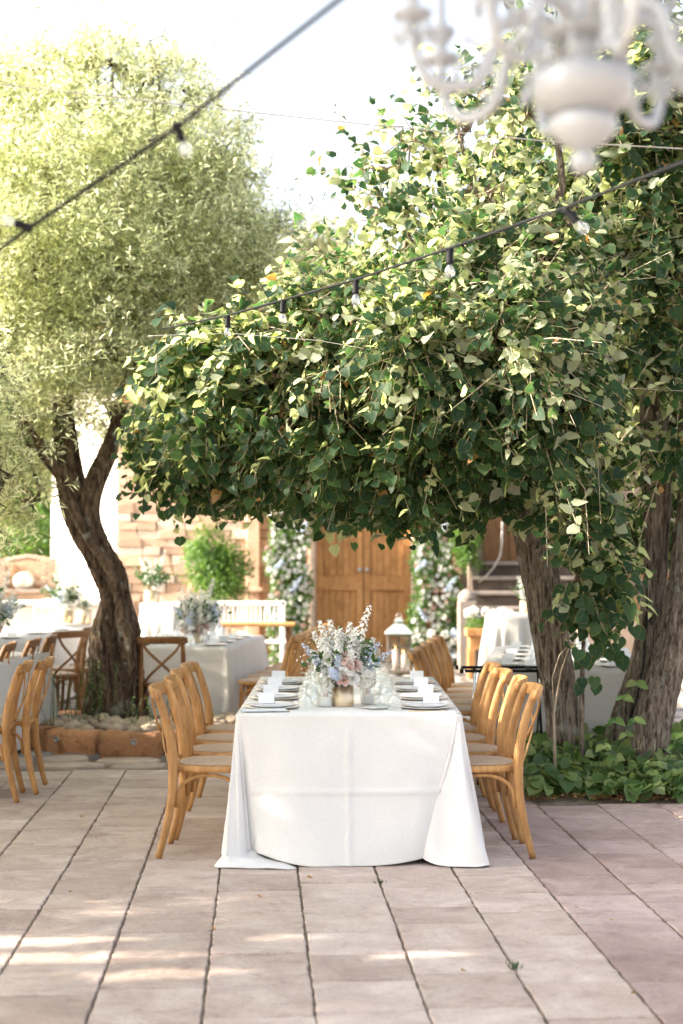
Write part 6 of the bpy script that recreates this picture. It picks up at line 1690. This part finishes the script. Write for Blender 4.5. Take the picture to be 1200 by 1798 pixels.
def arm(a, sc_=1.0, z0=100, big=True):
    ca, sa = math.cos(a), math.sin(a)
    def P(r, z): return Vector((ca * r * S * sc_, sa * r * S * sc_, (z0 + z * sc_) * S))
    keys = [(30, 0), (60, 22), (95, 34), (130, 26), (156, 0), (166, -44), (188, -84), (228, -100), (272, -88), (298, -52), (306, -8), (306, 14)]
    q = MB(); q.tube([Vector(p) for p in lerp_path([P(*k) for k in keys], 48)], [12.5 * S * sc_ ** .5 - 3 * S * i / 48 for i in range(49)], 10); ao = obj('arm', q, M['chw'], ch, True)
    c = P(306, 14)
    q = MB(); q.lathe([(6 * S, -6 * S), (20 * S, 2 * S), (34 * S, 8 * S), (38 * S, 16 * S), (33 * S, 14 * S), (10 * S, 10 * S), (12 * S, 40 * S), (22 * S, 52 * S), (30 * S, 64 * S), (26 * S, 72 * S), (12 * S, 70 * S), (10 * S, 74 * S), (9 * S, 140 * S), (.001, 140 * S)], 18, c); obj('candle_cup', q, M['chw'], ao, True)
    for k in range(6):
        b = 2 * PI * k / 6 + a; p = c + Vector((math.cos(b) * 34 * S, math.sin(b) * 34 * S, 8 * S))
        d = MB(); d.lathe([(.0006, 0), (1.2 * S, -10 * S), (5 * S, -20 * S), (7.5 * S, -34 * S), (6 * S, -44 * S), (.0006, -50 * S)], 8, p); obj('drop', d, M['chw'], ao, True)
    # scroll half way
    q = MB(); sp = []
    for i in range(26):
        f = i / 25; an_ = 1.2 + f * 6.5; rr_ = 34 * (1 - f * .75); sp.append(P(205 + rr_ * math.cos(an_), -46 + rr_ * math.sin(an_)))
    q.tube(sp, [6 * S - 3 * S * i / 25 for i in range(26)], 8)
    if big: obj('scroll', q, M['chw'], ao, True)
for i in range(8): arm(R(180 + 45 * i + 6), 1.0)
for i in range(6): arm(R(20 + 60 * i), .62, 215, False)
q = MB()
for i in range(8):
    a = R(i * 45 + 20)
    q = MB(); p = Vector((math.cos(a) * 66 * S, math.sin(a) * 66 * S, 104 * S)); q.lathe([(.0006, 0), (1.2 * S, -10 * S), (6 * S, -24 * S), (9 * S, -42 * S), (6 * S, -56 * S), (.0006, -62 * S)], 8, p); obj('drop', q, M['chw'], ch, True)
top = CH + Vector((0, 0, 400 * S)); q = MB(); z = 0
while z < 1.2:
    k = int(z / .035) % 2; c = [(0.011 * math.cos(b) * (1 if k else 0), 0.011 * math.cos(b) * (0 if k else 1), 400 * S + z + .02 + .022 * math.sin(b)) for b in [2 * PI * i / 10 for i in range(11)]]
    q.tube(c, .0022, 5); z += .035
tag(obj('chain', q, M['white_paint'], ch, True), kind='stuff')
cable('support_wire', 'steel wire above the frame from which the chandelier hangs', [top + Vector((-6, 2.2, 1.25)), top + Vector((0, 0, 1.2)), top + Vector((4, 2.5, 1.25))], .004, M['steel'])

# ================================================================== small litter on the paving
rr = random.Random(44); lfm = bpy.data.meshes.new('fallen_leaf'); lfm.from_pydata([tuple(v * np.array([.6, 1, 1.4])) for v in LEAF_V], [], LEAF_F); lfm.update(); finish(lfm, M['dry_leaf'], True)
for lab, px, py, s in (('orange dry leaf just in front of the tablecloth', 541, 1538, .03), ('curled brown leaf on the slabs left of the left chairs', 170, 1470, .028), ('dark curled leaf low at the left on the paving', 127, 1562, .022), ('small dry leaf in the joint by the front left sun patch', 372, 1626, .022),
                   ('greenish leaf lying in front of the tablecloth', 452, 1570, .024), ('tiny red leaf on the right hand slabs', 1010, 1590, .016), ('pale dry leaf on the far right slabs', 1076, 1612, .018), ('small leaf before the right front slabs', 1115, 1738, .02), ('thin leaf on the slab below the main table', 815, 1700, .026),
                   ('dry leaf near the flagstone edge left', 145, 1430, .02), ('small brown leaf between the left chairs and edge', 60, 1480, .018), ('narrow green leaf lying near the left slabs', 140, 1432, .022)):
    Y = 1.6 * FP / (py - 975); o = link('fallen_leaf', lfm); o.location = (at(px, py, Y).x, Y, .006); o.scale = (s * 1.1,) * 3; o.rotation_euler = (rr.uniform(-.2, .2), rr.uniform(-.2, .2), rr.uniform(0, 6)); tag(o, lab, 'leaf', 'leaves fallen on the paving')
weed('small green weed sprouting in a paving joint at lower right', tuple(ab(.99, 5.52, -.01)), 16, .035, 7, 'bush_leaf', None, 'joint_weed', .009, .012, .016)
weed('tiny weed in the joint right of the tablecloth front', tuple(ab(.6, 7.0, -.01)), 9, .025, 8, 'bush_leaf', None, 'joint_weed', .007, .01, .012)
